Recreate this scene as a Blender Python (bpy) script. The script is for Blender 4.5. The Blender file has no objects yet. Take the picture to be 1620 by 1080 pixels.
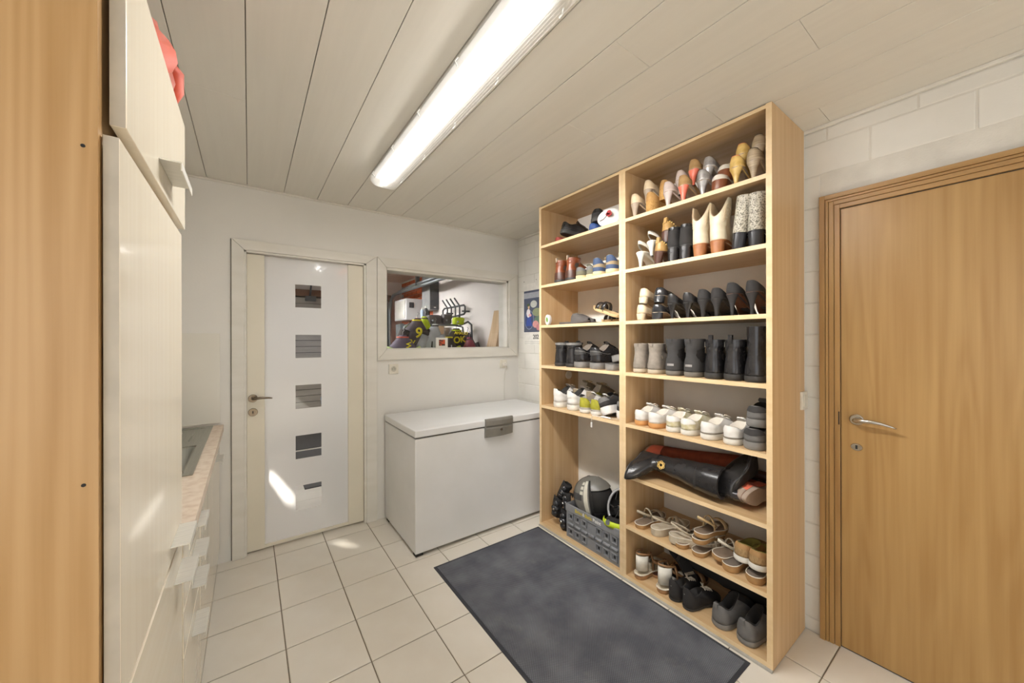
import bpy, math, random
import numpy as np
from mathutils import Matrix, Vector, Euler
random.seed(7)
SC = bpy.context.scene
COL = SC.collection
PI = math.pi

# ------------------------------------------------------------------ camera
cam = bpy.data.cameras.new('camera'); CAM = bpy.data.objects.new('camera', cam); COL.objects.link(CAM)
cam.sensor_width = 36.0; cam.lens = 577.36 / 1620 * 36; cam.shift_y = -2.58 / 1620
cam.clip_start = 0.02; cam.clip_end = 60
CAM.matrix_world = (Matrix.Translation((0, 0, 1.425)) @ Matrix.Rotation(-0.6246, 4, 'Z')
                    @ Matrix.Rotation(PI / 2, 4, 'X') @ Matrix.Rotation(-0.0021, 4, 'Z'))
SC.camera = CAM
# ------------------------------------------------------------------ world, sun, exposure
w = bpy.data.worlds.new('sky'); SC.world = w; w.use_nodes = True
bg = w.node_tree.nodes['Background']; bg.inputs[0].default_value = (.75, .85, 1, 1); bg.inputs[1].default_value = 1.0
sun = bpy.data.lights.new('sun', 'SUN'); sun.energy = 45; sun.angle = math.radians(1.2); sun.color = (1, .95, .86)
SUN = bpy.data.objects.new('sun', sun); COL.objects.link(SUN); SUN.location = (-3, 5, 5)
SUN.rotation_euler = Vector((.36, -.27, -.39)).to_track_quat('-Z', 'Y').to_euler()
SC.view_settings.view_transform = 'Standard'; SC.view_settings.look = 'None'
SC.view_settings.gamma = 1; SC.view_settings.use_curve_mapping = False
SC.view_settings.exposure = 0.2
LAMP = 11.0           # brightness of the tube in this room
LAMPW = 34.0         # watts the strip lamp throws down
GLAMP = 34.0         # watts of the unseen strip lamps added to brighten the garage
SIDE = 10.0          # fill light from an added, unseen window in the left wall, watts
REAR = 5.0          # fill light from an added, unseen window behind the camera, watts
SC.cycles.use_denoising = True
SC.cycles.max_bounces = 10; SC.cycles.diffuse_bounces = 6; SC.cycles.transparent_max_bounces = 16
SC.cycles.sample_clamp_indirect = 6

# ------------------------------------------------------------------ helpers
def lin(c):
    if isinstance(c, str):
        c = c.lstrip('#'); c = [int(c[i:i+2], 16) / 255 for i in (0, 2, 4)]
    return [((x + .055) / 1.055) ** 2.4 if x > .04045 else x / 12.92 for x in c] + [1]
MATS = {}
def node(nt, t, **kw):
    n = nt.nodes.new(t)
    for k, v in kw.items(): setattr(n, k, v)
    return n
def mk(name, col, rough=.55, metal=0, col2=None, scale=(18, 18, 18), detail=3, bump=0, bscale=None, spec=.5, coat=0,
       rlo=.35, rhi=.65, emis=0, sheen=0, dist=0):
    """principled material whose colour is a noise blend of col and col2 in object space"""
    if name in MATS: return MATS[name]
    m = bpy.data.materials.new(name); m.use_nodes = True; nt = m.node_tree
    b = nt.nodes['Principled BSDF']
    b.inputs['Roughness'].default_value = rough; b.inputs['Metallic'].default_value = metal
    b.inputs['Specular IOR Level'].default_value = spec
    b.inputs['Coat Weight'].default_value = coat
    if sheen: b.inputs['Sheen Weight'].default_value = sheen
    c1 = lin(col); c2 = lin(col2) if col2 else [x * .88 for x in c1[:3]] + [1]
    tc = node(nt, 'ShaderNodeTexCoord'); mp = node(nt, 'ShaderNodeMapping'); mp.inputs['Scale'].default_value = scale
    nz = node(nt, 'ShaderNodeTexNoise'); nz.inputs['Scale'].default_value = 1; nz.inputs['Detail'].default_value = detail
    nz.inputs['Distortion'].default_value = dist
    rp = node(nt, 'ShaderNodeValToRGB')
    rp.color_ramp.elements[0].position = rlo; rp.color_ramp.elements[0].color = c2
    rp.color_ramp.elements[1].position = rhi; rp.color_ramp.elements[1].color = c1
    L = nt.links
    L.new(tc.outputs['Object'], mp.inputs[0]); L.new(mp.outputs[0], nz.inputs['Vector'])
    L.new(nz.outputs[0], rp.inputs[0]); L.new(rp.outputs[0], b.inputs['Base Color'])
    if emis:
        L.new(rp.outputs[0], b.inputs['Emission Color']); b.inputs['Emission Strength'].default_value = emis
    if bump:
        nb = node(nt, 'ShaderNodeTexNoise'); nb.inputs['Scale'].default_value = bscale or 60; nb.inputs['Detail'].default_value = 4
        bp = node(nt, 'ShaderNodeBump'); bp.inputs['Strength'].default_value = bump; bp.inputs['Distance'].default_value = .01
        L.new(tc.outputs['Object'], nb.inputs['Vector']); L.new(nb.outputs[0], bp.inputs['Height']); L.new(bp.outputs[0], b.inputs['Normal'])
    MATS[name] = m; return m
def wood(name, light, dark, axis, rough=.45, fine=1.0, wave=True, coat=0):
    """veneer: stretched noise plus soft cathedral bands along one axis"""
    if name in MATS: return MATS[name]
    m = bpy.data.materials.new(name); m.use_nodes = True; nt = m.node_tree; L = nt.links
    b = nt.nodes['Principled BSDF']; b.inputs['Roughness'].default_value = rough; b.inputs['Coat Weight'].default_value = coat
    tc = node(nt, 'ShaderNodeTexCoord')
    sc = [26 * fine] * 3; sc['xyz'.index(axis)] = 1.1
    mp = node(nt, 'ShaderNodeMapping'); mp.inputs['Scale'].default_value = sc; L.new(tc.outputs['Object'], mp.inputs[0])
    n1 = node(nt, 'ShaderNodeTexNoise'); n1.inputs['Scale'].default_value = 1; n1.inputs['Detail'].default_value = 5; L.new(mp.outputs[0], n1.inputs[0])
    sc2 = [5.0 * fine] * 3; sc2['xyz'.index(axis)] = .55
    mp2 = node(nt, 'ShaderNodeMapping'); mp2.inputs['Scale'].default_value = sc2; L.new(tc.outputs['Object'], mp2.inputs[0])
    n2 = node(nt, 'ShaderNodeTexNoise'); n2.inputs['Scale'].default_value = 1; n2.inputs['Detail'].default_value = 1.5; n2.inputs['Distortion'].default_value = .3
    L.new(mp2.outputs[0], n2.inputs[0])
    mu = node(nt, 'ShaderNodeMath', operation='MULTIPLY'); mu.inputs[1].default_value = 9.0; L.new(n2.outputs[0], mu.inputs[0])
    si = node(nt, 'ShaderNodeMath', operation='SINE'); 
    mu2 = node(nt, 'ShaderNodeMath', operation='MULTIPLY'); mu2.inputs[1].default_value = 6.28; L.new(mu.outputs[0], mu2.inputs[0]); L.new(mu2.outputs[0], si.inputs[0])
    sm = node(nt, 'ShaderNodeMath', operation='MULTIPLY_ADD'); sm.inputs[1].default_value = .085 if wave else .02; L.new(si.outputs[0], sm.inputs[0]); L.new(n1.outputs[0], sm.inputs[2])
    rp = node(nt, 'ShaderNodeValToRGB'); e = rp.color_ramp.elements
    e[0].position = .28; e[0].color = lin(dark); e[1].position = .72; e[1].color = lin(light)
    L.new(sm.outputs[0], rp.inputs[0]); L.new(rp.outputs[0], b.inputs['Base Color'])
    MATS[name] = m; return m

def tag(o, label=None, cat=None, group=None, kind=None):
    if label: o['label'] = label
    if cat: o['category'] = cat
    if group: o['group'] = group
    if kind: o['kind'] = kind
    return o
def thing(name, label, cat, loc=(0, 0, 0), group=None, kind=None, rot=(0, 0, 0)):
    o = bpy.data.objects.new(name, None); COL.objects.link(o); o.location = loc; o.rotation_euler = rot
    o.empty_display_size = .05
    return tag(o, label, cat, group, kind)
def obj(name, V, F, mat, parent=None, smooth=False, W=False, bevel=0, label=None, auto=None):
    """one mesh object; W: vertices are world coordinates although the part hangs under an unrotated parent"""
    me = bpy.data.meshes.new(name); me.from_pydata([tuple(v) for v in V], [], F); me.update()
    if smooth: me.polygons.foreach_set('use_smooth', [True] * len(me.polygons))
    if mat: me.materials.append(mat)
    return link(name, me, parent, W, bevel, label)
def link(name, me, parent=None, W=False, bevel=0, label=None):
    o = bpy.data.objects.new(name, me); COL.objects.link(o)
    if parent:
        o.parent = parent
        if W:
            p = parent; off = Vector((0, 0, 0))
            while p: off += Vector(p.location); p = p.parent
            o.location = -off
    if bevel:
        m = o.modifiers.new('bevel', 'BEVEL'); m.width = bevel; m.segments = 2; m.limit_method = 'ANGLE'
    if label: o['label'] = label
    return o
class MB:
    """collects shapes into one mesh"""
    def __init__(s): s.V = []; s.F = []
    def add(s, V, F):
        n = len(s.V); s.V += [tuple(v) for v in V]; s.F += [[i + n for i in f] for f in F]; return s
    def box(s, x0, x1, y0, y1, z0, z1):
        V = [(x, y, z) for z in (z0, z1) for y in (y0, y1) for x in (x0, x1)]
        return s.add(V, [(0, 2, 3, 1), (4, 5, 7, 6), (0, 1, 5, 4), (2, 6, 7, 3), (0, 4, 6, 2), (1, 3, 7, 5)])
    def tube(s, pts, r, n=8, cap=True, closed=False):
        P = [Vector(p) for p in pts]; m = len(P); R = r if isinstance(r, (list, tuple)) else [r] * m
        V = []; up = None
        for i, p in enumerate(P):
            if closed: t = P[(i + 1) % m] - P[i - 1]
            else: t = P[min(i + 1, m - 1)] - P[max(i - 1, 0)]
            t.normalize()
            if up is None: up = Vector((0, 0, 1)) if abs(t.z) < .9 else Vector((1, 0, 0))
            a = t.cross(up); a.normalize(); b = a.cross(t); up = b
            for k in range(n):
                an = 2 * PI * k / n; V.append(p + (a * math.cos(an) + b * math.sin(an)) * R[i])
        F = []
        for i in range(m if closed else m - 1):
            j = (i + 1) % m
            for k in range(n): F.append((i*n + k, i*n + (k+1) % n, j*n + (k+1) % n, j*n + k))
        if cap and not closed: F += [tuple(range(n))[::-1], tuple((m-1)*n + k for k in range(n))]
        return s.add(V, F)
    def loft(s, rings, c0=True, c1=True):
        n = len(rings[0]); V = [p for r in rings for p in r]; F = []
        for i in range(len(rings) - 1):
            for k in range(n): F.append((i*n + k, i*n + (k+1) % n, (i+1)*n + (k+1) % n, (i+1)*n + k))
        if c0: F.append(tuple(range(n))[::-1])
        if c1: F.append(tuple((len(rings)-1)*n + k for k in range(n)))
        return s.add(V, F)
    def grid(s, rows):
        n = len(rows[0]); F = []
        for i in range(len(rows) - 1):
            for k in range(n - 1): F.append((i*n + k, i*n + k+1, (i+1)*n + k+1, (i+1)*n + k))
        return s.add([p for r in rows for p in r], F)
    def ribbon(s, pts, side, w, t):
        """flat strap along pts, width w in the direction side, thickness t"""
        P = [Vector(p) for p in pts]; S = Vector(side).normalized(); m = len(P); rings = []
        for i, p in enumerate(P):
            tg = (P[min(i+1, m-1)] - P[max(i-1, 0)]).normalized(); nrm = tg.cross(S).normalized() * t
            ss = S * (w[i] / 2 if isinstance(w, (list, tuple)) else w / 2)
            rings.append([p - ss, p + ss, p + ss + nrm, p - ss + nrm])
        return s.loft(rings)
    def build(s, name, mat, parent=None, **kw): return obj(name, s.V, s.F, mat, parent, **kw)
def box(name, x0, x1, y0, y1, z0, z1, mat, parent=None, **kw):
    return MB().box(x0, x1, y0, y1, z0, z1).build(name, mat, parent, **kw)
def ell(cx, cy, z, rx, ry, n=20, p=1.0):
    out = []
    for k in range(n):
        a = 2*PI*k/n; c, s_ = math.cos(a), math.sin(a)
        out.append((cx + rx*math.copysign(abs(c)**p, c), cy + ry*math.copysign(abs(s_)**p, s_), z))
    return out
def dup(root, loc, rot=None, label=None):
    r = root.copy(); COL.objects.link(r); r.location = loc
    if rot is not None: r.rotation_euler = rot
    if label: r['label'] = label
    for ch in root.children:
        c = ch.copy(); COL.objects.link(c); c.parent = r
        for g in ch.children:
            d = g.copy(); COL.objects.link(d); d.parent = c
    return r
def text(name, body, size, M, mat, parent=None, W=False, extr=.0006, bold=False):
    cu = bpy.data.curves.new(name, 'FONT'); cu.body = body; cu.size = size; cu.extrude = extr; cu.align_x = 'CENTER'; cu.align_y = 'CENTER'
    if bold: cu.offset = size * .018
    to = bpy.data.objects.new('tmp', cu); COL.objects.link(to)
    dg = bpy.context.evaluated_depsgraph_get(); me = bpy.data.meshes.new_from_object(to.evaluated_get(dg))
    bpy.data.objects.remove(to); me.transform(M); me.materials.clear(); me.materials.append(mat)
    return link(name, me, parent, W)
def structure(o): o['kind'] = 'structure'; return o
def sm(a, b, x):
    t = min(1, max(0, (x - a) / (b - a))); return t*t*(3 - 2*t)
# ------------------------------------------------------------------ room measures
XR, YB, ZC = 2.231, 2.982, 2.446       # right wall, back wall, ceiling
XL, YR = -.80, -2.3                    # left and rear wall
M_wall = mk('wall_paint', '#dcdad5', .7, col2='#d8d6d1', scale=(2, 2, 2), bump=.04, bscale=90)
M_block = mk('block_paint', '#dad7d0', .75, col2='#d4d1c9', scale=(5, 5, 5), bump=.06, bscale=120)
M_mortar = mk('mortar_paint', '#d2cec5', .8, scale=(9, 9, 9), bump=.15, bscale=150)
M_ceil = mk('ceiling_board', '#d8d4cb', .38, col2='#d5d1c8', scale=(40, 2, 10))
M_groove = mk('groove_dark', '#6e675c', .8)
M_trim = mk('trim_paint', '#dbd8d1', .45, col2='#d3d0c7', scale=(3, 3, 12))
M_tile = mk('floor_tile', '#d8d2c7', .28, col2='#d4cdc1', scale=(6, 6, 6), detail=5, spec=.4)
M_grout = mk('grout', '#7d7260', .85, scale=(30, 30, 30))
M_crack = mk('shadow_gap', '#4a443c', .9)
# floor: base plus single tiles
fl = structure(box('floor', XL, XR, YR, YB + .12, -.1, -.004, M_grout))
def tile_mesh(wx, wy):
    c = .0025; V = []
    for z, i in ((-.006, 0), (-.0015, 0), (0, c)):
        V += [(i, i, z), (wx - i, i, z), (wx - i, wy - i, z), (i, wy - i, z)]
    F = [(8, 9, 10, 11)]
    for r in (0, 4): F += [(r + k, r + (k+1) % 4, r + 4 + (k+1) % 4, r + 4 + k) for k in range(4)]
    me = bpy.data.meshes.new('floor_tile'); me.from_pydata(V, [], F); me.materials.append(M_tile); return me
TX = [.1366 + .3035 * i for i in range(-3, 8)]; TY = [2.874 - .2985 * j for j in range(-1, 18)]
gx = [XL] + [t for t in TX if XL + .02 < t < XR - .02] + [XR]
gy = [YR] + sorted(t for t in TY if YR + .05 < t < YB + .04) + [YB + .12]
cache = {}
for i in range(len(gx) - 1):
    for j in range(len(gy) - 1):
        wx, wy = round(gx[i+1] - gx[i] - .005, 4), round(gy[j+1] - gy[j] - .005, 4)
        if (wx, wy) not in cache: cache[(wx, wy)] = tile_mesh(wx, wy)
        o = link('tile', cache[(wx, wy)], fl); o.location = (gx[i] + .0025, gy[j] + .0025, 0)
# ceiling: base plus boards with staggered butt joints
ce = structure(box('ceiling', XL, XR, YR, YB, ZC + .012, ZC + .1, M_groove))
joints = {0: [1.927], 1: [], 2: [-.3], 3: [.6], 4: [1.237], 5: [], 6: [.806], 7: [1.247], 8: [.409], 9: [.808], 10: [], 11: [.515]}
BX = [-.213 + .2052 * k for k in range(-3, 12)]
for k, x in enumerate(BX):
    x1 = min(x + .2052, XR) - .0013; x0 = max(x, XL) + .0013
    if x1 <= x0 + .01: continue
    cuts = [YR] + sorted(joints.get(k - 3, [])) + [YB]
    for a, b in zip(cuts, cuts[1:]):
        c = .0012
        V = [(x0, a + .0005, ZC + .013), (x1, a + .0005, ZC + .013), (x1, b - .0005, ZC + .013), (x0, b - .0005, ZC + .013),
             (x0, a + .0005, ZC + c), (x1, a + .0005, ZC + c), (x1, b - .0005, ZC + c), (x0, b - .0005, ZC + c),
             (x0 + c, a + .0015, ZC), (x1 - c, a + .0015, ZC), (x1 - c, b - .0015, ZC), (x0 + c, b - .0015, ZC)]
        F = [(11, 10, 9, 8)] + [(r + k2, r + 4 + k2, r + 4 + (k2+1) % 4, r + (k2+1) % 4) for r in (0, 4) for k2 in range(4)]
        obj('ceiling_board', V, F, M_ceil, ce)
# cove strips where ceiling meets the walls
structure(box('trim_1', XL, XR, YB - .012, YB, ZC - .014, ZC, M_ceil, bevel=.003))
structure(box('trim_2', XR - .016, XR, YR, YB - .012, ZC - .016, ZC, M_ceil, bevel=.003))

# back wall with openings for the glazed door and the window into the garage
DX0, DX1, DZ1 = -.025, .742, 2.02       # door opening
WX0, WX1, WZ0, WZ1 = .894, 2.105, 1.350, 2.012
wb = MB(); t = .14
wb.box(XL, DX0, YB, YB + t, 0, ZC + .1); wb.box(DX0, DX1, YB, YB + t, DZ1, ZC + .1); wb.box(DX1, WX0, YB, YB + t, 0, ZC + .1)
wb.box(WX0, WX1, YB, YB + t, 0, WZ0); wb.box(WX0, WX1, YB, YB + t, WZ1, ZC + .1); wb.box(WX1, XR, YB, YB + t, 0, ZC + .1)
structure(wb.build('wall_back', M_wall))
LW = (-1.9, .2, .95, 2.15)              # unseen window added in the left wall to fill the shelves with light
lw = MB(); lw.box(XL - .12, XL, YR - .15, LW[0], -.1, ZC + .1); lw.box(XL - .12, XL, LW[1], YB + t, -.1, ZC + .1)
lw.box(XL - .12, XL, LW[0], LW[1], -.1, LW[2]); lw.box(XL - .12, XL, LW[0], LW[1], LW[3], ZC + .1)
structure(lw.build('wall_left', M_wall))
fr = MB()
for a, b in ((LW[0], LW[0] + .06), (LW[1] - .06, LW[1]), (-.88, -.82)): fr.box(XL - .09, XL - .04, a, b, LW[2], LW[3])
fr.box(XL - .09, XL - .04, LW[0], LW[1], LW[2], LW[2] + .06); fr.box(XL - .09, XL - .04, LW[0], LW[1], LW[3] - .06, LW[3])
structure(fr.build('added_window_left', M_trim))
al = bpy.data.lights.new('fill_side', 'AREA'); al.shape = 'RECTANGLE'; al.size = 2.1; al.size_y = 1.2; al.energy = SIDE; al.color = (.98, .98, 1.0)  # area lamp outside the added left window, brightens the shelf interiors
AL = bpy.data.objects.new('fill_side', al); COL.objects.link(AL); AL.location = (XL - .13, -.85, 1.55); AL.rotation_euler = (PI/2, 0, -PI/2)
# rear wall behind the camera with an unseen window added for fill light
RW = (-.3, 1.7, .95, 2.15)
rb = MB(); rb.box(XL, RW[0], YR - .15, YR, -.1, ZC + .1); rb.box(RW[1], XR + .1, YR - .15, YR, -.1, ZC + .1)
rb.box(RW[0], RW[1], YR - .15, YR, -.1, RW[2]); rb.box(RW[0], RW[1], YR - .15, YR, RW[3], ZC + .1)
structure(rb.build('wall_rear', M_wall))
fr = MB()
for a, b in ((RW[0], RW[0] + .06), (RW[1] - .06, RW[1]), (.67, .73)): fr.box(a, b, YR - .11, YR - .05, RW[2], RW[3])
fr.box(RW[0], RW[1], YR - .11, YR - .05, RW[2], RW[2] + .06); fr.box(RW[0], RW[1], YR - .11, YR - .05, RW[3] - .06, RW[3])
structure(fr.build('added_window_rear', M_trim))
al = bpy.data.lights.new('fill_rear', 'AREA'); al.shape = 'RECTANGLE'; al.size = 2.0; al.size_y = 1.2; al.energy = REAR; al.color = (.98, .98, 1.0)  # area lamp outside the added rear window, lifts the room's fill
AL = bpy.data.objects.new('fill_rear', al); COL.objects.link(AL); AL.location = (.7, YR - .17, 1.55); AL.rotation_euler = (PI/2, 0, 0)

# right wall: mortar core, single painted blocks, opening for the wooden door
DY0, DY1, DZR = -.40, .5215, 2.071
wr = MB(); wr.box(XR, XR + .14, DY1, YB + .14, -.1, ZC + .1); wr.box(XR, XR + .14, YR - .1, DY0, -.1, ZC + .1); wr.box(XR, XR + .14, DY0, DY1, DZR, ZC + .1)
wr.box(XR + .1, XR + .14, DY0, DY1, -.1, DZR)
WRo = structure(wr.build('wall_right', M_mortar))
cache = {}
def block(y0, y1, z0, z1):
    k = (round(y1 - y0, 3), round(z1 - z0, 3))
    if k not in cache:
        a, b = k; c = .004; d = .0020
        V = [(0, 0, 0), (0, a, 0), (0, a, b), (0, 0, b), (-d*.7, .001, .001), (-d*.7, a - .001, .001), (-d*.7, a - .001, b - .001), (-d*.7, .001, b - .001),
             (-d, c, c), (-d, a - c, c), (-d, a - c, b - c), (-d, c, b - c)]
        F = [(11, 10, 9, 8)] + [(r + q, r + 4 + q, r + 4 + (q+1) % 4, r + (q+1) % 4) for r in (0, 4) for q in range(4)]
        me = bpy.data.meshes.new('block'); me.from_pydata(V, [], F); me.materials.append(M_block); cache[k] = me
    o = link('block', cache[k], WRo); o.location = (XR, y0, z0)
zs = [2.368 - .1535 * k for k in range(-1, 17)]
for k, zt in enumerate(zs):
    z1 = min(zt, ZC - .016) - .003; z0 = max(zt - .1535, 0) + .003
    if z1 - z0 < .02: continue
    off = .239 if k % 2 == 0 else .0905
    ys = [off + .2925 * i for i in range(-10, 12)]
    for a, b in zip(ys, ys[1:]):
        a2, b2 = a + .003, b - .003
        segs = [(a2, b2)]
        if z0 < 2.103:                                    # keep clear of the door casing
            segs = [(max(a2, .5575), b2), (a2, min(b2, -.44))]
        for s0, s1 in segs:
            s0 = max(s0, YR); s1 = min(s1, YB - .001)
            if s1 - s0 < .02 or (s0 > .66 and s1 < 2.12) or s1 < -.8: continue   # behind the shelving
            zz = max(z0, 2.103) if (z0 < 2.103 < z1 and s1 < .55 and s0 > -.44) else z0
            block(s0, s1, zz, z1)

# ------------------------------------------------------------------ wooden door
M_door = wood('door_veneer', '#ab8957', '#9a7645', 'z', .38, 1.5)
M_case = wood('casing_veneer', '#aa8654', '#947042', 'z', .4, 1.0)
M_caseh = wood('casing_veneer_head', '#ac8856', '#977344', 'y', .4, 1.0)
M_chrome = mk('brushed_chrome', '#c9c6c0', .22, 1, scale=(40, 40, 40))
M_dark = mk('black_rubber', '#1b1a19', .7)
dr = thing('door_1', 'light oak veneer door with chrome lever, closed, in stepped wooden casing', 'door', (XR, .483, 0), kind='structure')
def casing(y, z, wdt, dep, nm):
    """one step of the casing: two uprights and a head, outer edge at y/z"""
    box(nm, XR - dep, XR + .05, y - wdt, y, 0, z, M_case, dr, W=True, bevel=.0015)
    box(nm, XR - dep, XR + .05, -.362 - (y - .483), -.362 - (y - .483) + wdt, 0, z, M_case, dr, W=True, bevel=.0015)
    box(nm, XR - dep, XR + .05, -.362 - (y - .483) + wdt, y - wdt, z - wdt, z, M_caseh, dr, W=True, bevel=.0015)
casing(.5555, 2.1015, .0205, .024, 'casing'); casing(.5335, 2.080, .010, .019, 'casing'); casing(.522, 2.069, .018, .016, 'casing'); casing(.5025, 2.050, .0195, .013, 'door_stop')
box('gap_shadow', XR - .002, XR + .02, -.362, .4835, 0, 2.0305, M_crack, dr, W=True)
lf = box('door_leaf', XR - .006, XR + .034, -.3595, .4805, .006, 2.0265, M_door, dr, W=True, bevel=.002)
def lever(root_part, X, y, z, sgn, s=1.0, mat=M_chrome, name='lever'):
    """rose, neck and tapering curved lever pointing to -y*sgn on a face looking -x"""
    m = MB(); n = 20
    m.loft([[(X, y + .025*math.cos(a), z + .025*math.sin(a)) for a in [2*PI*k/n for k in range(n)]],
            [(X - .006, y + .025*math.cos(a), z + .025*math.sin(a)) for a in [2*PI*k/n for k in range(n)]],
            [(X - .010, y + .021*math.cos(a), z + .021*math.sin(a)) for a in [2*PI*k/n for k in range(n)]]])
    m.build('rose', mat, root_part, W=True, smooth=False)
    pts = [(X - .008, y, z), (X - .03, y, z), (X - .042, y - sgn*.006, z + .001), (X - .047, y - sgn*.025, z + .004), (X - .048, y - sgn*.055, z + .005),
           (X - .047, y - sgn*.085, z + .002), (X - .044, y - sgn*.112, z - .005), (X - .040, y - sgn*.130, z - .011)]
    MB().tube(pts, [.0105, .0105, .011, .0095, .0085, .007, .005, .0025], 12).build(name, mat, root_part, W=True, smooth=True)
lever(lf, XR - .006, .427, 1.062, 1)
m = MB(); n = 24
m.loft([[(XR - .006, .427 + ry*math.cos(2*PI*k/n), .938 + rz*math.sin(2*PI*k/n)) for k in range(n)] for ry, rz in ((.021, .017),)] +
       [[(XR - .011, .427 + ry*math.cos(2*PI*k/n), .938 + rz*math.sin(2*PI*k/n)) for k in range(n)] for ry, rz in ((.019, .015),)])
ek = m.build('escutcheon', M_chrome, lf, W=True)
box('keyhole', XR - .0125, XR - .010, .4235, .4305, .930, .947, M_dark, lf, W=True)
box('strike_plate', XR - .015, XR - .0125, .4845, .4885, 1.03, 1.09, M_dark, dr, W=True)

# ------------------------------------------------------------------ glazed door and window in the back wall
TRZ, TR0, TR1 = 2.086, -.0914, .8236
def trim_frame(name, x0, x1, z0, z1, ix0, ix1, iz0, iz1, y0, y1, mat, bottom=True):
    r = thing(name, None, None, ((x0 + x1)/2, y0, z0), kind='structure')
    def pc(pts): # mitred piece from 4 xz corners
        V = [(x, y1, z) for x, z in pts] + [(x, y0, z) for x, z in pts]
        F = [(0, 1, 2, 3), (7, 6, 5, 4)] + [(k, 4 + k, 4 + (k+1) % 4, (k+1) % 4) for k in range(4)]
        obj('trim_board', V, F, mat, r, W=True, bevel=.0025)
    g = .0006
    pc([(x0, z0), (ix0, iz0), (ix0, iz1 - g), (x0, z1 - g)]); pc([(x1, z0), (x1, z1 - g), (ix1, iz1 - g), (ix1, iz0)])
    pc([(x0 + g, z1), (ix0 + g, iz1), (ix1 - g, iz1), (x1 - g, z1)])
    if bottom: pc([(x0, z0 - g), (x1, z0 - g), (ix1, iz0 - g), (ix0, iz0 - g)])
    return r
structure(box('gap_strip', TR0 - .004, TR0 - .0005, YB - .003, YB - .0002, .0, TRZ, M_crack))  # dark strip stands in for the shaded crack beside the door trim
tf = trim_frame('trim_3', TR0, TR1 - .001, 0, TRZ, DX0, DX1, 0, DZ1, YB - .018, YB - .0002, M_trim, bottom=False)
for s_, e_ in ((DX0, DX0 + .012), (DX1 - .014, DX1)): box('jamb', s_, e_, YB - .006, YB + .1, 0, DZ1, M_trim, tf, W=True)
box('jamb', DX0, DX1, YB - .006, YB + .1, DZ1 - .012, DZ1, M_trim, tf, W=True)
# door leaf: two stiles and one full-height frosted pane with five clear squares
GY = YB + .038
gd = thing('door_2', 'cream door with tall frosted glass pane and five clear squares', 'door', (.36, GY, 0), kind='structure')
M_leaf = mk('leaf_paint', '#dcd6c6', .4, col2='#d8d2c2', scale=(3, 3, 3))
box('stile', -.012, .0865, GY - .02, GY + .02, .012, 2.003, M_leaf, gd, W=True, bevel=.002)
box('stile', .6165, .7265, GY - .02, GY + .02, .012, 2.003, M_leaf, gd, W=True, bevel=.002)
box('bottom_rail', .0866, .6164, GY - .014, GY + .014, .012, .030, M_leaf, gd, W=True)
def glass(name, frosted):
    m = bpy.data.materials.new(name); m.use_nodes = True; nt = m.node_tree; L = nt.links; nt.nodes.remove(nt.nodes['Principled BSDF'])
    out = nt.nodes['Material Output']; gl = node(nt, 'ShaderNodeBsdfGlossy'); gl.inputs['Roughness'].default_value = .22 if frosted else .02
    tr = node(nt, 'ShaderNodeBsdfTransparent'); fz = node(nt, 'ShaderNodeFresnel'); fz.inputs[0].default_value = 1.45
    mx = node(nt, 'ShaderNodeMixShader'); L.new(fz.outputs[0], mx.inputs[0]); L.new(gl.outputs[0], mx.inputs[2])
    if frosted:
        tc = node(nt, 'ShaderNodeTexCoord'); nz = node(nt, 'ShaderNodeTexNoise'); nz.inputs['Scale'].default_value = 3; L.new(tc.outputs['Object'], nz.inputs[0])
        rp = node(nt, 'ShaderNodeValToRGB'); rp.color_ramp.elements[0].color = (.86, .85, .835, 1); rp.color_ramp.elements[1].color = (.89, .885, .87, 1); L.new(nz.outputs[0], rp.inputs[0])
        tl = node(nt, 'ShaderNodeBsdfTranslucent'); df = node(nt, 'ShaderNodeBsdfDiffuse'); L.new(rp.outputs[0], tl.inputs[0]); L.new(rp.outputs[0], df.inputs[0])
        m1 = node(nt, 'ShaderNodeMixShader'); m1.inputs[0].default_value = .55; L.new(tl.outputs[0], m1.inputs[1]); L.new(df.outputs[0], m1.inputs[2])
        m2 = node(nt, 'ShaderNodeMixShader'); m2.inputs[0].default_value = .12; L.new(m1.outputs[0], m2.inputs[1]); L.new(tr.outputs[0], m2.inputs[2])
        L.new(m2.outputs[0], mx.inputs[1])
    else:
        tr.inputs[0].default_value = (.95, .96, .96, 1); L.new(tr.outputs[0], mx.inputs[1])
    L.new(mx.outputs[0], out.inputs[0]); return m
M_frost = glass('frosted_glass', True); M_clear = glass('clear_glass', False)
sq = [(1.6605, 1.8255), (1.298, 1.4645), (.935, 1.103), (.575, .741), (.209, .380)]
SX0, SX1 = .2695, .4345
V = []; F = []
def quad(a): 
    n = len(V); V.extend(a); F.append((n, n+1, n+2, n+3))
zz = [.030] + [z for a, b in reversed(sq) for z in (a, b)] + [2.003]
quad([(.0866, GY, .030), (SX0, GY, .030), (SX0, GY, 2.003), (.0866, GY, 2.003)]); quad([(SX1, GY, .030), (.6164, GY, .030), (.6164, GY, 2.003), (SX1, GY, 2.003)])
for i in range(0, len(zz), 2): quad([(SX0, GY, zz[i]), (SX1, GY, zz[i]), (SX1, GY, zz[i+1]), (SX0, GY, zz[i+1])])
obj('frosted_pane', V, F, M_frost, gd, W=True)
for a, b in sq: obj('clear_square', [(SX0, GY, a), (SX1, GY, a), (SX1, GY, b), (SX0, GY, b)], [(0, 1, 2, 3)], M_clear, gd, W=True)
M_bronze = mk('bronze_metal', '#75695a', .35, .9)
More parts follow.
